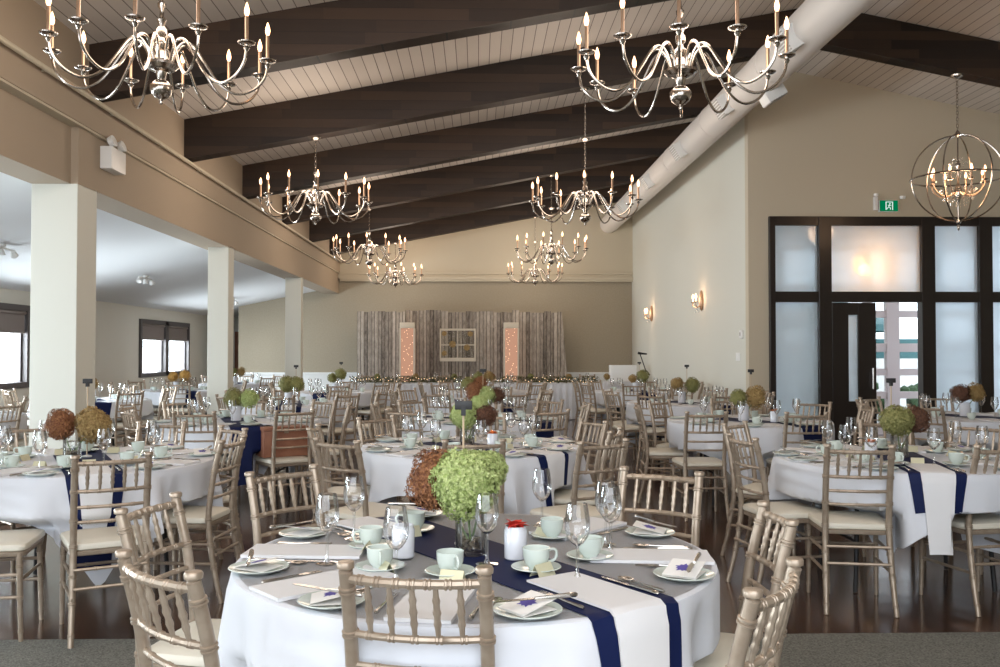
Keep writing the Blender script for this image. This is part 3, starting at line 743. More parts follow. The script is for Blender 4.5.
def chair_meshes():
    out = []
    parts = {}
    # rear posts
    for s in (-1, 1):
        path = smoothpath([(s * (PX + .014), -.275, 0), (s * (PX + .006), -.225, .2), (s * PX, -.19, .44), (s * PX, back_y(.6), .6), (s * PX, back_y(.75), .75), (s * PX, back_y(.905), .905)], 4)
        pts, rad = bamboo(path, .0172, (.06, .22, .36, .52, .66, .82, .945), 10, 1.25)
        rad = [r * (.8 + .2 * min(1, p.z / .3)) for p, r in zip(pts, rad)]
        bm = B(tube, pts, rad, 10)
        top = path[-1]
        lathe(bm, [(.0172, -.002), (.013, .002), (.014, .006), (.021, .009), (.022, .02), (.019, .0245), (0, .026)], 12, (top.x, top.y, .902))
        out.append(('rear_leg', bm, 'gold'))
    for s in (-1, 1):
        pts, rad = bamboo([(s * .192, .185, 0), (s * .188, .172, .435)], .0145, (.12, .5, .85), 10, 1.2)
        rad = [r * (.75 + .25 * min(1, p.z / .25)) for p, r in zip(pts, rad)]
        out.append(('front_leg', B(tube, pts, rad, 10), 'gold'))
    def rail(z, r, d, nodes, yofs=0):
        path = [(PX * x, back_y(z) + bow(x, 1, d) + yofs, z) for x in [-1 + 2 * k / 10 for k in range(11)]]
        pts, rad = bamboo(path, r, nodes, 8, 1.22); return B(tube, pts, rad, 8)
    out.append(('top_rail', rail(.885, .0115, .032, (.12, .25, .39, .5, .61, .75, .88)), 'gold'))
    out.append(('back_rail', rail(.745, .0095, .030, (.16, .33, .5, .67, .84)), 'gold'))
    out.append(('back_rail', rail(.665, .0085, .022, (.2, .5, .8)), 'gold'))
    out.append(('back_rail', rail(.590, .0085, .018, (.2, .5, .8)), 'gold'))
    for k in range(5):
        x = -2 / 3 + k / 3
        a = Vector((PX * x, back_y(.745) + bow(x, 1, .030), .745)); b = Vector((PX * x, back_y(.885) + bow(x, 1, .032), .885))
        N = 14; pts = [a.lerp(b, i / N) for i in range(N + 1)]
        rad = []
        for i in range(N + 1):
            f = i / N; r = .0056 + .0028 * sin(pi * f)
            if i in (4, 7, 10): r *= 1.3
            rad.append(r)
        out.append(('spindle', B(tube, pts, rad, 8), 'gold'))
    # seat frame and cushion (rounded trapezoid)
    def outline(gr=0.):
        P = []
        c = [(.205 + gr, .20 + gr), (-.205 - gr, .20 + gr), (-.18 - gr, -.185 - gr), (.18 + gr, -.185 - gr)]
        rc = .05
        for i in range(4):
            p = Vector(c[i]); a = (Vector(c[i - 1]) - p).normalized(); b = (Vector(c[(i + 1) % 4]) - p).normalized()
            for k in range(6):
                t = k / 5; P.append((p + a * rc) * (1 - t) ** 2 + p * 2 * t * (1 - t) + (p + b * rc) * t * t)
        return P
    def slab(levels):
        bm = bmesh.new(); rings = []
        for g, z in levels: rings.append([bm.verts.new((p.x, p.y, z)) for p in outline(g)])
        n = len(rings[0])
        for a, b in zip(rings, rings[1:]):
            for k in range(n): bm.faces.new((a[k], a[(k + 1) % n], b[(k + 1) % n], b[k]))
        bm.faces.new(rings[0][::-1]); bm.faces.new(rings[-1]); return bm
    out.append(('seat_frame', slab([(-.012, .418), (-.002, .422), (0, .43), (0, .442), (-.004, .447)]), 'gold'))
    out.append(('seat_cushion', slab([(-.006, .447), (.004, .452), (.006, .468), (0, .480), (-.02, .488), (-.06, .493), (-.12, .495)]), 'seat'))
    # stretchers
    for z in (.33, .22):
        for s in (-1, 1):
            yb = -.245 + (z - .2) * .17
            pts, rad = bamboo([(s * (PX + .005), yb, z), (s * .189, .178, z)], .0085, (.3, .7), 8, 1.2); out.append(('stretcher', B(tube, pts, rad, 8), 'gold'))
    pts, rad = bamboo([(-.19, .177, .30), (.19, .177, .30)], .0085, (.3, .7), 8, 1.2); out.append(('stretcher', B(tube, pts, rad, 8), 'gold'))
    for z in (.36, .27):
        yb = -.245 + (z - .2) * .17
        pts, rad = bamboo([(-PX, yb, z), (PX, yb, z)], .0085, (.3, .7), 8, 1.2); out.append(('stretcher', B(tube, pts, rad, 8), 'gold'))
    return out
CHP = thing('chiavari_chair', 'x', 'chair')
for nm, bm, mt in chair_meshes(): obj(nm, bm, M[mt], CHP)
def merged_chair():
    bm = bmesh.new(); me0 = []
    for o in CHP.children:
        n0 = len(bm.faces); bm.from_mesh(o.data); bm.faces.ensure_lookup_table()
        mi = 1 if o.name.startswith('seat_cushion') else 0
        for f in bm.faces[n0:]: f.material_index = mi
    return obj('chiavari_chair', bm, [M['gold'], M['seat']])
CHF = merged_chair(); CHF_used = [False]; CHP_used = [False]
chair_no = [0]
def chair(T, fx, fy, facing, label=None, dark=None):
    """fx, fy: point midway between the two top finials; facing in degrees"""
    a = radians(facing); ox, oy = fx + .262 * cos(a), fy + .262 * sin(a)
    dist = hypot(ox - T.x, oy - T.y); ca = atan2(oy - T.y, ox - T.x)
    lab = label or 'gold bamboo-style chair, %s side of the %s' % (slot(T, 'chair', ca), T.desc)
    far = T.y > 11.0 or T.x < -4.5
    zf = .004 if oy < 4.4 else 0
    src, used = (CHF, CHF_used) if far else (CHP, CHP_used)
    if used[0]: o = dup(src)
    else: o = src; used[0] = True
    o.location = (ox, oy, zf); o.rotation_euler = (0, 0, a - pi / 2)
    o['label'] = lab; o['category'] = 'chair'; o['group'] = 'gold chiavari chairs'
    T.chairs.append((ca, max(.35, dist - .27), math.asin(min(.9, .225 / max(.5, dist - .1))), dist - .262 < .62))
    return o
def chair_at(T, ang, d=1.05, turn=0):
    a = radians(ang); return chair(T, T.x + d * cos(a), T.y + d * sin(a), ang + 180 + turn)

# ------------------------------------------------------------------ place setting prototypes
def use(cache, maker):
    if maker not in cache: cache[maker] = [maker(), False]
    return cache[maker]
CACHE = {}
def put(maker, x, y, z, rz, label, group, cat, scale=None):
    e = use(CACHE, maker)
    if e[1]: o = dup(e[0])
    else: o = e[0]; e[1] = True
    o.location = (x, y, z); o.rotation_euler = (0, 0, rz); tag(o, label, cat, group)
    return o
def wine_glass():
    prof = [(0, 0), (.034, .0), (.035, .003), (.010, .007), (.0045, .02), (.004, .085), (.006, .095), (.018, .104), (.031, .122), (.0375, .145), (.037, .170), (.033, .195), (.029, .218)]
    inner = [(.0278, .218), (.0318, .195), (.0358, .170), (.0363, .145), (.0298, .124), (.017, .107), (0, .101)]
    t = thing('wine_glass', 'x', 'wine glass')
    obj('glass_bowl', B(lathe, [(0, .097)] + prof[7:] + [(.0278, .2185)], 24, cap=False), M['glass'], t)
    obj('glass_stem', B(lathe, prof[:8], 22, cap=False), M['glass'], t)
    return t
def wine_glass_far():
    return obj('wine_glass', B(lathe, [(0, 0), (.034, .0), (.034, .003), (.005, .008), (.004, .09), (.018, .104), (.0375, .145), (.036, .175), (.029, .218)], 12, cap=False), M['glass'])
def cup_bm(n=22):
    bm = B(lathe, [(0, .004), (.022, .0), (.024, .006), (.034, .018), (.0395, .035), (.041, .062), (.0415, .064), (.0395, .064), (.037, .036), (.03, .016), (0, .010)], n, cap=False); return bm
def tea_cup():
    t = thing('teacup', 'x', 'cup'); obj('cup_bowl', cup_bm(), M['ceramic'], t)
    obj('cup_handle', B(tube, smoothpath([(.038, 0, .054), (.058, 0, .056), (.066, 0, .042), (.058, 0, .024), (.036, 0, .02)], 4), .0042, 8), M['ceramic'], t)
    return t
def tea_cup_far():
    bm = cup_bm(12); tube(bm, smoothpath([(.038, 0, .054), (.062, 0, .054), (.058, 0, .024), (.036, 0, .02)], 2), .0045, 6)
    return obj('teacup', bm, M['ceramic'])
def saucer():
    return obj('saucer', B(lathe, [(0, .003), (.03, .0), (.045, .003), (.07, .012), (.076, .015), (.074, .017), (.045, .008), (0, .006)], 28, cap=False), M['ceramic'])
def side_plate():
    return obj('side_plate', B(lathe, [(0, .002), (.05, .0), (.06, .003), (.085, .013), (.09, .016), (.088, .018), (.06, .008), (0, .006)], 32, cap=False), M['ceramic'])
def menu_card():
    t = thing('menu_card', 'x', 'card')
    bm = bmesh.new()
    for (z0, z1, s) in ((.0, .0, 0), (.004, .028, 1)):
        vs = [(-.055, -.05, z0), (.055, -.05, z1), (.055, .05, z1), (-.055, .05, z0)]
        a = [bm.verts.new(v) for v in vs]; b = [bm.verts.new((v[0], v[1], v[2] + .0012)) for v in vs]
        bm.faces.new(a[::-1]); bm.faces.new(b)
        for i in range(4): bm.faces.new((a[i], a[(i + 1) % 4], b[(i + 1) % 4], b[i]))
    obj('folded_card', bm, M['paperwhite'], t, smooth=False)
    bm = bmesh.new(); pts = []
    for k in range(20):
        q = 2 * pi * k / 20; r = .027 * (1 if k % 4 == 0 else (.62 if k % 2 else .8)); pts.append((r * cos(q), r * sin(q) * 1.1))
    fs = [bm.verts.new((x, y, .0057 + .024 * (x + .055) / .11)) for x, y in pts]; gs = [bm.verts.new((x, y, .0063 + .024 * (x + .055) / .11)) for x, y in pts]
    bm.faces.new(fs[::-1]); bm.faces.new(gs)
    for i in range(20): bm.faces.new((fs[i], fs[(i + 1) % 20], gs[(i + 1) % 20], gs[i]))
    p = obj('leaf_print', bm, M['purple'], t, smooth=False); p['label'] = 'violet maple leaf print on the card'
    return t
def place_card():
    bm = bmesh.new(); extrude_poly(bm, [(-.02, 0), (0, .036), (.02, 0), (.0185, 0), (0, .0335), (-.0185, 0)], 'x', -.036, .036)
    return obj('place_card', bm, M['goldcard'], smooth=False)
def knife():
    t = thing('table_knife', 'x', 'knife')
    bm = bmesh.new(); extrude_poly(bm, [(-.005, -.0), (.008, .0), (.011, .05), (.008, .105), (0, .125), (-.005, .11)], 'z', .002, .0035); obj('blade', bm, M['silver'], t, smooth=False)
    bm = B(tube, [(0, -.115, .005), (0, -.11, .005), (0, -.09, .005), (0, -.03, .0045), (0, 0, .004)], [.003, .0065, .0068, .0048, .004], 8); obj('handle', bm, M['silver'], t)
    return t
def fork():
    t = thing('table_fork', 'x', 'fork')
    bm = B(tube, [(0, -.1, .003), (0, -.09, .003), (0, -.03, .004), (0, .02, .006)], [.003, .0065, .0035, .003], 8); obj('handle', bm, M['silver'], t)
    bm = bmesh.new(); extrude_poly(bm, [(-.003, .018), (.003, .018), (.011, .035), (.011, .052), (-.011, .052), (-.011, .035)], 'z', .004, .006)
    for k in range(4): extrude_poly(bm, [(-.011 + k * .0065, .052), (-.0085 + k * .0065, .052), (-.009 + k * .0065, .092), (-.0105 + k * .0065, .092)], 'z', .004, .006)
    obj('tines', bm, M['silver'], t, smooth=False); return t
def spoon():
    t = thing('spoon', 'x', 'spoon')
    obj('handle', B(tube, [(0, -.1, .003), (0, -.09, .003), (0, -.02, .004), (0, .03, .006)], [.003, .006, .003, .0028], 8), M['silver'], t)
    bm = B(lathe, [(0, 0), (.012, .002), (.019, .006), (.017, .006), (.01, .003), (0, .002)], 16, cap=False)
    for v in bm.verts: v.co.y = v.co.y * 1.5 + .055
    for v in bm.verts: v.co.z += .002
    obj('bowl', bm, M['silver'], t); return t
def cylinder_vase():
    t = thing('glass_vase', 'x', 'vase')
    obj('vase_wall', B(lathe, [(0, .0), (.05, .0), (.052, .004), (.052, .135), (.0495, .135), (.0495, .008), (0, .008)], 28, cap=False), M['glass'], t)
    rnd = random.Random(2); bm = bmesh.new()
    for k in range(70):
        r = .036 * sqrt(rnd.random()); q = rnd.uniform(0, 6.28)
        bmesh.ops.create_icosphere(bm, subdivisions=1, radius=rnd.uniform(.007, .0105), matrix=Matrix.Translation((r * cos(q), r * sin(q), .018 + rnd.uniform(0, .032))) @ Matrix.Scale(.7, 4, (0, 0, 1)))
    o = obj('pebbles', bm, M['pebble'], t); o['kind'] = 'stuff'
    return t
def cylinder_vase_far():
    return obj('glass_vase', B(lathe, [(0, .0), (.05, .0), (.05, .14), (.047, .14), (.047, .02), (0, .02)], 14, cap=False), M['milky'])
def votive_jar():
    return obj('votive_jar', B(lathe, [(0, .0), (.032, .0), (.036, .004), (.037, .09), (.033, .098), (.033, .104), (.030, .104), (.030, .02), (0, .02)], 24, cap=False), M['milky'])
def number_stand():
    t = thing('table_number_holder', 'x', 'card holder')
    obj('dowel', B(tube, [(0, 0, 0), (0, 0, .46)], .0038, 6), M['stick'], t)
    bm = boxb(-.030, .030, -.006, .006, .46, .49, bev=.003); box(bm, -.008, .008, -.012, .012, .44, .47); obj('clip', bm, M['black'], t)
    obj('base', B(lathe, [(0, 0), (.03, 0), (.03, .006), (.006, .012), (0, .012)], 14), M['white'], t)
    return t

def napkin(T, ang, label, drop=False):
    a = radians(ang); lim = T.R - .015
    if drop: bm = strip(T, a, .40, T.R + .42, -.088, .088, .0085, .006, 60, 8)
    else: bm = strip(T, a, .37, lim, -.085, .085, .0015, .010, 10, 4)
    cx, cy = T.x + .6 * cos(a), T.y + .6 * sin(a); recentre(bm, cx, cy, TOP)
    o = obj('napkin', bm, M['napkin'], loc=(cx, cy, TOP)); tag(o, label, 'napkin', 'white folded napkins')

def setting(T, ang, lvl, slotname=None, cup=None, glass=None):
    a = radians(ang); jit = T.rnd.uniform
    def loc(r, rt):    # rt: metres to the diner's right
        return T.x + r * cos(a) - rt * sin(a), T.y + r * sin(a) + rt * cos(a)
    D = T.desc; S = lambda k: slot(T, k, a)
    runner_seat = min(abs((a - T.run + pi) % (2 * pi) - pi), abs((a - T.run) % (2 * pi) - pi)) < .22
    zs = TOP + .001
    s = S('napkin')
    napkin(T, ang, ('long white napkin hanging over the runner, %s side, %s' if runner_seat else 'folded white napkin, %s place, %s') % (s, D), runner_seat)
    zr = TOP + .0068    # on the runner
    inward = a + pi / 2
    def zat(x, y):
        du = abs(-(x - T.x) * sin(T.run) + (y - T.y) * cos(T.run)); return zr if du < .24 else zs
    x, y = loc(.64, -.26)
    s = S('plate'); z = zat(x, y)
    if lvl >= 1: put(side_plate, x, y, z, 0, 'pale china side plate, %s place, %s' % (s, D), 'pale side plates', 'plate')
    if lvl >= 2:
        put(menu_card, x, y, z + .014, inward + jit(-.5, .5), 'violet-leaf card on the %s side plate, %s' % (s, D), 'leaf-printed cards', 'card')
        put(knife, x + .03 * cos(a), y + .03 * sin(a), z + .044, a + pi / 2 + jit(.9, 1.3), 'butter knife across the %s side plate, %s' % (s, D), 'butter knives', 'knife')
    x, y = loc(.60, .125)
    if lvl >= 2:
        put(knife, x, y, zat(x, y), inward, 'silver dinner knife beside the napkin, %s place, %s' % (s, D), 'dinner knives', 'knife')
        x, y = loc(.60, .16); put(spoon, x, y, zat(x, y), inward, 'silver spoon right of the napkin, %s place, %s' % (s, D), 'silver spoons', 'spoon')
        x, y = loc(.60, -.125); put(fork, x, y, zat(x, y), inward, 'silver fork left of the napkin, %s place, %s' % (s, D), 'silver forks', 'fork')
        x, y = loc(.36 , .0); 
        put(place_card, x, y, zat(x, y), inward + jit(-.3, .3), 'gold place card above the napkin, %s place, %s' % (s, D), 'gold place cards', 'card')
    if cup is None:
        x, y = loc(.40, .20)
    else: x, y = cup
    if cup != 0:
        s = S('cup'); hr = jit(0, 6.28) if lvl < 2 else a + pi / 2 + jit(-1, -.2)
        if lvl >= 1: put(saucer, x, y, zat(x, y), 0, 'pale china saucer, %s place, %s' % (s, D), 'pale saucers', 'saucer')
        put(tea_cup if lvl >= 2 else tea_cup_far, x, y, zat(x, y) + (.007 if lvl >= 1 else 0), hr, 'pale china teacup, %s place, %s' % (s, D), 'pale teacups', 'cup')
    if glass is None: x, y = loc(.44 if lvl >= 1 else .44, .07)
    else: x, y = glass
    if glass != 0:
        s = S('glass')
        put(wine_glass if lvl >= 2 else wine_glass_far, x, y, zat(x, y), 0, 'clear wine glass, %s place, %s' % (s, D), 'empty wine glasses', 'wine glass')

def runner(T):
    bm = strip(T, T.run, -T.R - T.hang, T.R + T.hang, -.15, .15, .0035, .0025, 130, 12); recentre(bm, T.x, T.y, TOP)
    o = obj('table_runner', bm, M['navy'], loc=(T.x, T.y, TOP)); tag(o, 'navy satin runner across the %s' % T.desc, 'table runner', 'navy table runners')
def finish(T, angs, lvl, flowers, stand=None, cups=None, glasses=None):
    build_cloth(T, lvl >= 2)
    o = dup(TP, loc=(T.x, T.y, .004 if T.y < 4.5 else 0)); 
    tag(o, 'round banquet table hidden under white linen, the %s' % T.desc, 'table', 'round banquet tables')
    runner(T)
    for i, a in enumerate(angs):
        setting(T, a, lvl, cup=cups[i] if cups else None, glass=glasses[i] if glasses else None)
    zr = TOP + .0065
    if flowers:
        vx, vy = T.x + flowers[0][0] * .5, T.y + flowers[0][1] * .5
        put(cylinder_vase if lvl >= 2 else cylinder_vase_far, vx, vy, zr, 0, 'glass vase of hydrangeas at the centre of the %s' % T.desc, 'centrepiece vases', 'vase')
        for i, (dx, dy, z, s, col) in enumerate(flowers):
            lab = '%s hydrangea head, %s' % (CNAME[col], T.desc)
            same = [f for f in flowers if f[4] == col]
            if len(same) > 1:
                o_ = sorted(same, key=lambda f: f[0]); j = o_.index((dx, dy, z, s, col))
                lab = '%s %s' % (('left-hand', 'right-hand')[j] if len(same) == 2 else ('leftmost', 'middle', 'rightmost')[j], lab)
            hydrangea(T.x + dx, T.y + dy, z, s, col, lab, (vx, vy), lvl >= 2)
    if stand: put(number_stand, T.x + stand[0], T.y + stand[1], zr, 0, 'black clip on a thin stick standing on the %s' % T.desc, 'table number holders', 'card holder')

# ================================================================== LAYOUT
# --- nearest table
T1 = make_table('T1', 'nearest round table', -.005, 2.965, -138, -57, 3.1)
chair(T1, -.15, 2.14, 80, 'gold bamboo-style chair back standing against the near edge of the nearest table')
chair(T1, -.769, 2.192, 47, 'gold bamboo-style chair at the lower left corner of the photo, nearest table')
chair(T1, -1.106, 3.078, -11, 'gold bamboo-style chair at the left side of the nearest table, behind the corner one')
chair(T1, -.838, 3.907, -41, 'gold bamboo-style chair at the far left side of the nearest table')
chair(T1, .779, 3.83, -122, 'gold bamboo-style chair at the far right side of the nearest table')
chair(T1, .945, 2.84, 176, 'gold bamboo-style chair at the right side of the nearest table, behind the corner one')
chair(T1, .672, 2.035, 146, 'gold bamboo-style chair at the lower right corner of the photo, nearest table')
# angles: front, near-left, left, far-left, far-right, right, near-right(runner), far
c = {'a': (-.362, 3.07), 'b': (-.298, 2.764), 'c': (-.082, 2.674), 'd': (.175, 2.715), 'e': (.359, 2.892), 'f': (.264, 3.217), 'g': (-.234, 3.317)}
g = {1: (-.473, 2.85), 2: (-.437, 3.20), 3: (-.235, 2.60), 4: (.028, 2.80), 5: (.244, 3.45), 6: (.289, 2.62), 7: (.44, 3.10)}
finish(T1, [-101, -140, 176, 131, 47, -6, -57], 2,
       [(-.035, -.02, 1.005, 1.0, 'fl_green'), (-.135, .07, 1.0, 1.0, 'fl_brown'), (.035, .06, 1.035, .62, 'fl_green')], (-.045, .14),
       cups=[c['c'], c['b'], c['a'], c['g'], c['f'], c['e'], c['d']], glasses=[g[4], g[3], g[1], g[2], g[7], None, g[6]])
put(wine_glass, .244, 3.44, TOP + .001, 0, 'clear wine glass standing alone at the far side of the nearest table', 'empty wine glasses', 'wine glass')
put(votive_jar, .12, 2.88, TOP + .007, 0, 'milky glass jar topped with red petals on the nearest table', 'milky votive jars', 'jar')
put(votive_jar, -.24, 2.91, TOP + .007, 0, 'plain milky glass jar left of the vase on the nearest table', 'milky votive jars', 'jar')
def petals(x, y, z, mat, n, lab, r=.045):
    rnd = random.Random(int(x * 100) + n); bm = bmesh.new()
    for k in range(n):
        q = rnd.uniform(0, 6.28); d = Vector((cos(q), sin(q), rnd.uniform(.1, 1))).normalized(); c0 = Vector((0, 0, 0)); L = r * rnd.uniform(.6, 1.1)
        s = d.cross(Vector((0, 0, 1))).normalized() * .011
        vs = [bm.verts.new(p) for p in (c0, c0 + d * L * .5 + s, c0 + d * L + Vector((0, 0, -.01)), c0 + d * L * .5 - s)]
        bm.faces.new(vs)
    bmesh.ops.create_icosphere(bm, subdivisions=1, radius=.014)
    tag(obj('blossom', bm, M[mat], loc=(x, y, z)), lab, 'flower', 'bright blossoms in votive jars')
petals(.12, 2.88, TOP + .112, 'red', 34, 'bright red blossom on the milky jar of the nearest table')

# --- front right table
T2 = make_table('T2', 'front right table', 2.66, 5.6, -128, -102, 5.2); T2.hang = .2
chair(T2, 2.08, 4.87, 80, 'gold bamboo-style chair seen square from behind at the front right table')
chair(T2, 2.88, 4.87, 100, 'gold bamboo-style chair cut by the right edge of the photo, front right table')
chair(T2, 1.60, 5.42, 10)
chair(T2, 1.85, 6.45, -42)
chair(T2, 3.02, 6.62, -108); chair(T2, 3.68, 5.55, 180); chair(T2, 3.5, 6.25, 220)
finish(T2, [-146, -102, -170, 140, 100, 55, 10, -40], 2, [(-.03, 0, 1.0, .98, 'fl_olive'), (.12, .06, 1.0, .85, 'fl_dark')], (.0, .14))
put(votive_jar, 2.42, 5.5, TOP + .007, 0, 'milky jar with orange petals beside the vase, front right table', 'milky votive jars', 'jar')
petals(2.42, 5.5, TOP + .112, 'orange', 30, 'orange blossom on the milky jar of the front right table')

# --- front left table
T3 = make_table('T3', 'front left table', -2.42, 5.6, -60, -62, 8.4)
chair(T3, -1.809, 4.515, 118, 'gold bamboo-style chair seen square from behind at the front left table')
chair(T3, -2.73, 4.62, 12, 'gold bamboo-style chair turned sideways, cut by the left edge of the photo')
chair(T3, -1.45, 5.371, 173); chair(T3, -1.66, 6.15, 222)
chair(T3, -2.30, 6.62, 264); chair(T3, -3.15, 6.25, 318); chair(T3, -3.42, 5.4, 10)
finish(T3, [-62, -106, -15, 40, 84, 135, 180, -150], 2, [(-.14, 0, .985, .95, 'fl_brown'), (.05, .02, .98, 1.1, 'fl_tan')], (-.04, .14))

# --- second table of the middle row
T4 = make_table('T4', 'second table of the middle row', -.05, 6.35, -72, -45, 2.2)
chair(T4, -.022, 5.209, 97); chair(T4, -.82, 5.257, 52); chair(T4, .722, 5.162, 122); chair(T4, -1.12, 6.2, 0)
chair(T4, .90, 5.9, 160); chair(T4, .86, 6.72, 205); chair(T4, -.8, 7.1, -45); chair(T4, .05, 7.4, -92)
finish(T4, [-90, -130, -45, 175, -8, 40, 135, 90], 2, [(-.05, 0, .985, .85, 'fl_green'), (.06, .04, 1.06, .6, 'fl_green'), (.10, .02, .985, .85, 'fl_dark')])
put(votive_jar, .10, 6.15, TOP + .007, 0, 'milky jar with orange petals, second table of the middle row', 'milky votive jars', 'jar')
petals(.10, 6.15, TOP + .112, 'orange', 30, 'orange blossom on the milky jar, second table of the middle row')

T5 = make_table('T5', 'third table of the middle row', .03, 8.9, -80, -40, 6.0)
chair(T5, .651, 7.905, 118); chair(T5, -.66, 7.93, 58); chair_at(T5, 178); chair_at(T5, 2); chair_at(T5, 45); chair_at(T5, 90); chair_at(T5, 135); chair_at(T5, -92, 1.1)
finish(T5, [-55, -125, 180, 0, 45, 90, 135, -90], 1, [(-.06, 0, 1.04, 1.0, 'fl_brown'), (.05, -.04, 1.0, .9, 'fl_green'), (.16, .03, 1.0, .8, 'fl_dark')], (.02, .1))
put(votive_jar, -.22, 8.7, TOP + .007, 0, 'milky jar with red petals, third table of the middle row', 'milky votive jars', 'jar')
petals(-.22, 8.7, TOP + .112, 'red', 30, 'red blossom on the milky jar, third table of the middle row')

T6 = make_table('T6', 'second table of the right row', 2.60, 8.6, -108, -60, 9.1)
chair(T6, 1.941, 7.608, 100 - 20 + 10); chair(T6, 2.765, 7.524, 90); chair(T6, 3.442, 9.15, 225); chair(T6, 3.62, 8.3, 175); chair(T6, 1.55, 8.7, -5); chair(T6, 1.9, 9.4, -48); chair(T6, 2.7, 9.7, -95)
finish(T6, [-125, -82, 40, -15, 175, 135, 85, -40], 1, [(-.10, 0, .99, .8, 'fl_olive'), (.07, 0, 1.0, 1.05, 'fl_tan')], (.06, .12))
put(votive_jar, 2.78, 8.4, TOP + .007, 0, 'milky jar with orange petals, second table of the right row', 'milky votive jars', 'jar')
petals(2.78, 8.4, TOP + .112, 'orange', 30, 'orange blossom on the milky jar, second table of the right row')

T7 = make_table('T7', 'second table of the left row', -2.30, 8.75, -60, -70, 4.4)
chair(T7, -2.42, 7.75, 92); 
chair(T7, -1.606, 7.96, 123, 'gold bamboo-style chair with a reddish wooden box on its seat')
chair_at(T7, 5); chair_at(T7, 50); chair_at(T7, 95); chair_at(T7, 140); chair_at(T7, 182); chair_at(T7, -140)
finish(T7, [-92, -45, 5, 50, 95, 140, 182, -140], 1, [(-.06, 0, .985, .95, 'fl_olive'), (.09, 0, .98, .95, 'fl_green')])
# wooden box on the chair
bx = thing('wooden_box', 'reddish wooden box standing on a chair seat, second table of the left row', 'box', (-1.775, 8.20, .497), radians(30))
obj('box_body', boxb(-.20, .20, -.13, .13, 0, .235, bev=.004), M['boxwood'], bx); obj('box_lid', boxb(-.207, .207, -.137, .137, .237, .268, bev=.005), M['boxwood'], bx)
obj('latch', boxb(-.02, .02, -.143, -.136, -.0 + .21, .255), M['gold'], bx, smooth=False)

def generic(name, desc, x, y, seed, crn, run, flowers, n=8, off=0, skip=(), stand=None, lvl=0):
    T = make_table(name, desc, x, y, crn, run, seed)
    for k in range(n):
        if k in skip: continue
        chair_at(T, k * 360 / n + off + T.rnd.uniform(-6, 6), T.rnd.uniform(1.0, 1.13), T.rnd.uniform(-8, 8))
    finish(T, [k * 45 + off for k in range(8)], lvl, flowers, stand)
G2 = lambda a, b: [(-.09, 0, 1.0, .95, a), (.08, .02, 1.01, .95, b)]
generic('L3', 'third table of the left row', -2.40, 11.6, 1.3, -100, -80, [(-.05, 0, 1.02, 1.05, 'fl_olive'), (.08, .0, 1.02, 1.0, 'fl_olive')], off=10, stand=(.05, .1))
generic('L4', 'fourth table of the left row', -2.35, 15.1, 2.3, -70, -100, [(-.08, 0, 1.0, .8, 'fl_olive'), (.06, .0, 1.06, 1.0, 'fl_olive')], off=5, stand=(.05, .1))
generic('M4', 'fourth table of the middle row', -.05, 12.1, 3.3, -90, -60, G2('fl_olive', 'fl_brown'), off=22)
generic('M5', 'fifth table of the middle row', .1, 15.3, 4.3, -60, -80, G2('fl_olive', 'fl_tan'), off=0)
generic('R3', 'third table of the right row', 2.72, 11.7, 5.3, -110, -70, [(-.12, 0, 1.02, .85, 'fl_tan'), (.08, .0, 1.0, 1.0, 'fl_olive')], off=12, stand=(.03, .1))
generic('R4', 'fourth table of the right row', 2.72, 15.2, 6.3, -80, -90, [(-.10, 0, .98, .7, 'fl_tan'), (.07, .0, 1.02, 1.1, 'fl_olive')], off=30, stand=(.03, .1))
generic('A1', 'nearest table behind the columns', -5.55, 9.5, 7.3, -60, -90, G2('fl_olive', 'fl_tan'), off=15, skip=(3, 4))
generic('A2', 'second table behind the columns', -5.3, 12.5, 8.3, -70, -60, [(.0, .0, 1.0, .9, 'fl_tan')], off=0)
generic('A3', 'third table behind the columns', -5.2, 15.8, 9.3, -50, -60, [(-.1, 0, 1.0, .9, 'fl_orange'), (.1, .0, 1.02, 1.0, 'fl_orange')], off=20)
generic('A4', 'farthest table behind the columns', -5.1, 19.2, 10.3, -60, -90, G2('fl_olive', 'fl_tan'), off=5)
generic('D1', 'table beside the dark double door', 5.05, 9.15, 11.3, -100, -60, G2('fl_dark', 'fl_tan'), off=-8)

# --- head table with drapes, garland and string lights
hx0, hx1, hy0, hy1 = -2.85, 2.65, 19.0, 19.75
h = thing('head_table', 'long straight banquet table under pleated white drapes before the backdrop', 'table', ((hx0 + hx1) / 2, 19.4, 0))
obj('tabletop', boxb(-2.74, 2.74, -.36, .36, .725, .75), M['stick'], h, smooth=False)
for sx in (-2.5, -.9, .9, 2.5):
    bm = bmesh.new()
    for sy in (-.3, .3): tube(bm, [(sx, sy, 0), (sx, sy, .725)], .015, 6)
    tube(bm, [(sx, -.3, .2), (sx, .3, .2)], .012, 6); obj('leg', bm, M['black'], h)
bm = bmesh.new(); rows = []
per = []
def lin(a, b, n): return [(a[0] + (b[0] - a[0]) * k / n, a[1] + (b[1] - a[1]) * k / n) for k in range(n)]
per = lin((hx0, hy0), (hx1, hy0), 240) + lin((hx1, hy0), (hx1, hy1), 30) + lin((hx1, hy1), (hx0, hy1), 60) + lin((hx0, hy1), (hx0, hy0), 30)
for z, am in ((.762, 0), (.75, .008), (.6, .02), (.3, .032), (.015, .04)):
    row = []
    for i, (x, y) in enumerate(per):
        w = am * (sin(i * 1.05) + .4 * sin(i * .37))
        dx = -1 if x == hx0 and y != hy0 else (1 if x == hx1 else 0); dy = -1 if y == hy0 else (1 if y == hy1 else 0)
        row.append(bm.verts.new((x + dx * (w + am * .3), y + dy * (w + am * .3), z)))
    rows.append(row)
bm.faces.new(rows[0])
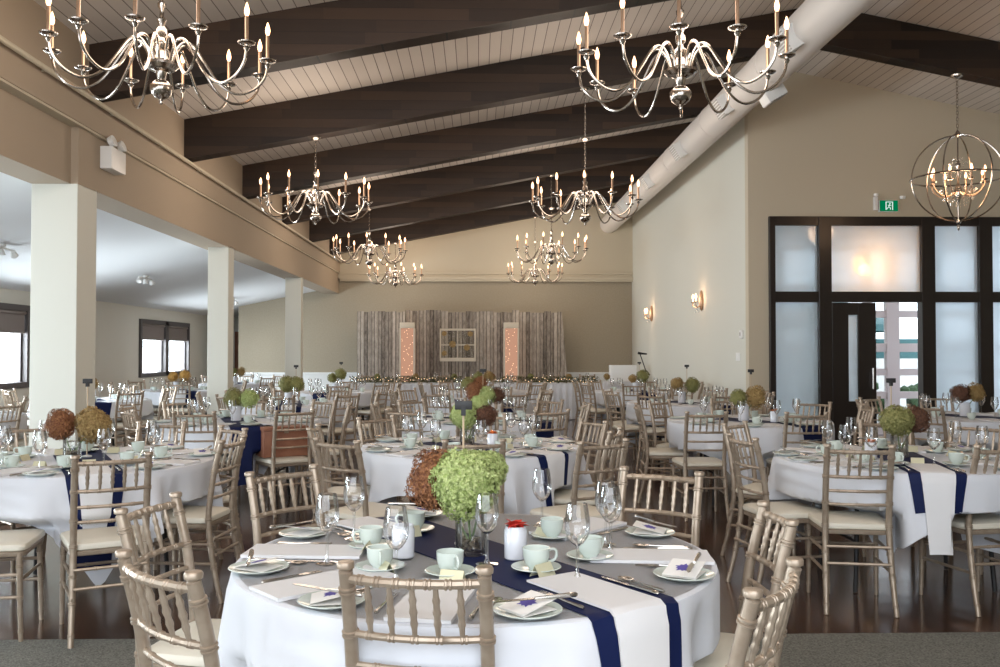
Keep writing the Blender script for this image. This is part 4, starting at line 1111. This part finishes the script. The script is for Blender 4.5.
for a, b in zip(rows, rows[1:]):
    for i in range(len(per)): bm.faces.new((a[i], a[(i + 1) % len(per)], b[(i + 1) % len(per)], b[i]))
tag(obj('tablecloth', bm, M['cloth']), 'pleated white cloth falling to the floor around the long head table', 'tablecloth')
gar = thing('leaf_garland', 'leafy garland with tiny warm lights along the long head table', 'garland', (-.1, 19.12, .765))
rnd = random.Random(5); bm = bmesh.new()
for k in range(1700):
    x = rnd.uniform(-2.6, 2.65); y = rnd.uniform(-.07, .07); z = rnd.uniform(.01, .12)
    q = rnd.uniform(0, 6.28); d = Vector((cos(q), sin(q), rnd.uniform(-.3, .8))).normalized() * rnd.uniform(.06, .11); s = d.cross(Vector((0, 0, 1))).normalized() * .02
    c0 = Vector((x, y, z)); vs = [bm.verts.new(p) for p in (c0, c0 + d * .5 + s, c0 + d, c0 + d * .5 - s)]; bm.faces.new(vs)
tube(bm, [(-2.6, 0, .03), (2.65, 0, .03)], .015, 6)
o = obj('leaves', bm, M['greenery'], gar, smooth=False); o['kind'] = 'stuff'
bm = bmesh.new()
for k in range(90): lathe(bm, [(0, -.009), (.009, 0), (0, .009)], 5, (-2.6 + k * .058, rnd.uniform(-.1, -.04), rnd.uniform(.02, .13)))
o = obj('fairy_lights', bm, M['bulb_small'], gar, smooth=False); o['kind'] = 'stuff'
for k in range(7):
    x = -2.45 + k * .82
    place = ['first', 'second', 'third', 'fourth', 'fifth', 'sixth', 'seventh'][k]
    o = dup(CHF, loc=(x, 20.05, 0), rz=pi, label='gold bamboo-style chair behind the head table, %s from the left' % place, group='gold chiavari chairs')
    put(wine_glass_far, x - .1, 19.5, .7635, 0, 'wine glass on the head table, %s from the left' % place, 'empty wine glasses', 'wine glass')
    hydrangea(x + .3, 19.3, .90, .7, ('fl_olive', 'fl_tan', 'fl_olive', 'fl_brown', 'fl_olive', 'fl_tan', 'fl_tan')[k], 'small hydrangea head on the head table, %s from the left' % place, (x + .3, 19.3))

# --- gift table with white box, and microphone stand
gt = thing('gift_table', 'small square table under white cloth at the right end of the hall', 'table', (3.30, 20.3, 0))
bm = bmesh.new()
for sx in (-.36, .36):
    for sy in (-.3, .3): tube(bm, [(sx, sy, 0), (sx, sy, .73)], .015, 6)
obj('leg_set', bm, M['black'], gt); obj('tabletop', boxb(-.4, .4, -.34, .34, .73, .755), M['stick'], gt, smooth=False)
bm = bmesh.new(); per = lin((-.42, -.36), (.42, -.36), 24) + lin((.42, -.36), (.42, .36), 20) + lin((.42, .36), (-.42, .36), 24) + lin((-.42, .36), (-.42, -.36), 20)
rows = [[bm.verts.new((x * (1 + am * sin(i * .9)) * (1 + am * .5), y * (1 + am * sin(i * .9)) * (1 + am * .5), z)) for i, (x, y) in enumerate(per)] for z, am in ((.762, 0), (.74, .01), (.4, .03), (.1, .05))]
bm.faces.new(rows[0])
for a, b in zip(rows, rows[1:]):
    for i in range(len(per)): bm.faces.new((a[i], a[(i + 1) % len(per)], b[(i + 1) % len(per)], b[i]))
tag(obj('tablecloth', bm, M['cloth'], loc=(3.30, 20.3, 0)), 'white cloth over the small gift table by the microphone stand', 'tablecloth')
tag(obj('gift_card_box', boxb(-.29, .29, -.16, .16, 0, .37, bev=.01), M['wains'], loc=(3.28, 20.35, .764)), 'large plain white box standing on the small table before the back wall', 'box')
bm = bmesh.new(); lathe(bm, [(0, 0), (.05, 0), (.055, .05), (0, .06)], 12)
tag(obj('ribbon_bow', bm, M['red'], loc=(3.46, 20.06, .764)), 'small dark red favour on the white gift table', 'favour')
ms = thing('microphone_stand', 'black boom microphone stand near the back right corner', 'microphone stand', (3.62, 19.4, 0))
bm = bmesh.new()
for k in range(3): tube(bm, [(0, 0, .09), (.24 * cos(k * 2.1 + .5), .24 * sin(k * 2.1 + .5), .01)], .009, 6)
obj('tripod_base', bm, M['black'], ms)
obj('pole', B(tube, [(0, 0, .08), (0, 0, 1.05)], .011, 8), M['black'], ms)
obj('boom', B(tube, [(.10, .0, .93), (0, 0, 1.05), (-.12, -.05, 1.38)], .011, 8), M['black'], ms)
obj('microphone', B(tube, [(-.17, -.05, 1.41), (-.12, -.05, 1.40), (.02, -.05, 1.385)], [.03, .026, .016], 10), M['black'], ms)
# leather belt of flowers behind: pressed blossoms in the rustic window frame
for k, (dx, dz, s) in enumerate(((-.33, .28, .055), (.30, .27, .06), (-.13, .02, .075), (.22, -.06, .07), (-.33, -.2, .06))):
    bm = bmesh.new()
    for j in range(9):
        q = j * 2 * pi / 9
        vs = [bm.verts.new(p) for p in ((0, -.002, 0), (s * cos(q - .3), -.006, s * sin(q - .3)), (s * 1.2 * cos(q), -.01, s * 1.2 * sin(q)), (s * cos(q + .3), -.006, s * sin(q + .3)))]; bm.faces.new(vs)
    tag(obj('pressed_flower', bm, M['fl_tan'], loc=(-.49 + dx, 21.885, 1.6 + dz)), 'yellow flower, %s pane of the rustic frame' % ['upper left', 'upper right', 'middle, beside the centre bar', 'lower right', 'lower left'][k], 'flower', 'flowers on the rustic window frame')

# clean up the table prototype
for ch in list(TP.children): bpy.data.objects.remove(ch)
bpy.data.objects.remove(TP)

# ================================================================== LIGHT
w = bpy.data.worlds.new('World'); SC.world = w; w.use_nodes = True
bg = w.node_tree.nodes['Background']; bg.inputs[0].default_value = (.86, .92, 1.0, 1); bg.inputs[1].default_value = 3.9
def area(name, loc, rot, sx, sy, power, col):
    l = bpy.data.lights.new(name, 'AREA'); l.shape = 'RECTANGLE'; l.size = sx; l.size_y = sy; l.energy = power; l.color = col
    o = bpy.data.objects.new(name, l); COL.objects.link(o); o.location = loc; o.rotation_euler = rot; return o
DAY = (.86, .93, 1.0)
for i, (y0, y1, z0, z1) in enumerate(wins):
    area('window_daylight', (-7.25, (y0 + y1) / 2, (z0 + z1) / 2), (0, -pi / 2, 0), z1 - z0, y1 - y0, (560, 640, 600, 420)[i], DAY)
area('rear_fill_daylight', (-.45, YR - .1, 3.1), (radians(72), 0, 0), 6.8, 2.4, 85, DAY)  # added fill through an unseen rear opening, raised to reach the table tops
def point(name, loc, e, col, r=.1):
    l = bpy.data.lights.new(name, 'POINT'); l.energy = e; l.color = col; l.shadow_soft_size = r
    o = bpy.data.objects.new(name, l); COL.objects.link(o); o.location = loc; return o
WARM = (1, .62, .36)
for y in (.3, 5.5, 10.7, 16.0, 21.05):  # foremost pair is added without fixtures, to brighten the nearest table from above
    for x in (-1.93, 1.28): point('chandelier_and_fill_glow', (x, y, 3.42), 62, (1, .82, .67), .5)
point('orb_glow', (5.80, 10.7, 3.45), 22, WARM, .2)
point('lantern_glow', (5.76, 13.28, 2.66), 9, (1, .42, .14), .09)
point('sconce_glow', (3.68, 20.0, 2.33), 3.5, WARM, .05); point('sconce_glow', (3.68, 15.5, 2.36), 3.5, WARM, .05)

# ================================================================== CAMERA
cd = bpy.data.cameras.new('camera'); cd.sensor_width = 36; cd.lens = 36 * .9; cd.clip_start = .05; cd.clip_end = 200
cam = bpy.data.objects.new('camera', cd); COL.objects.link(cam); cam.location = (0, 0, 1.43)
cam.rotation_euler = (pi / 2 + math.atan(18.5 / 900), 0, -math.atan(22 / 900))
SC.camera = cam
SC.view_settings.view_transform = 'Standard'; SC.view_settings.look = 'None'; SC.view_settings.exposure = 0.02; SC.view_settings.gamma = 1
SC.view_settings.use_curve_mapping = False
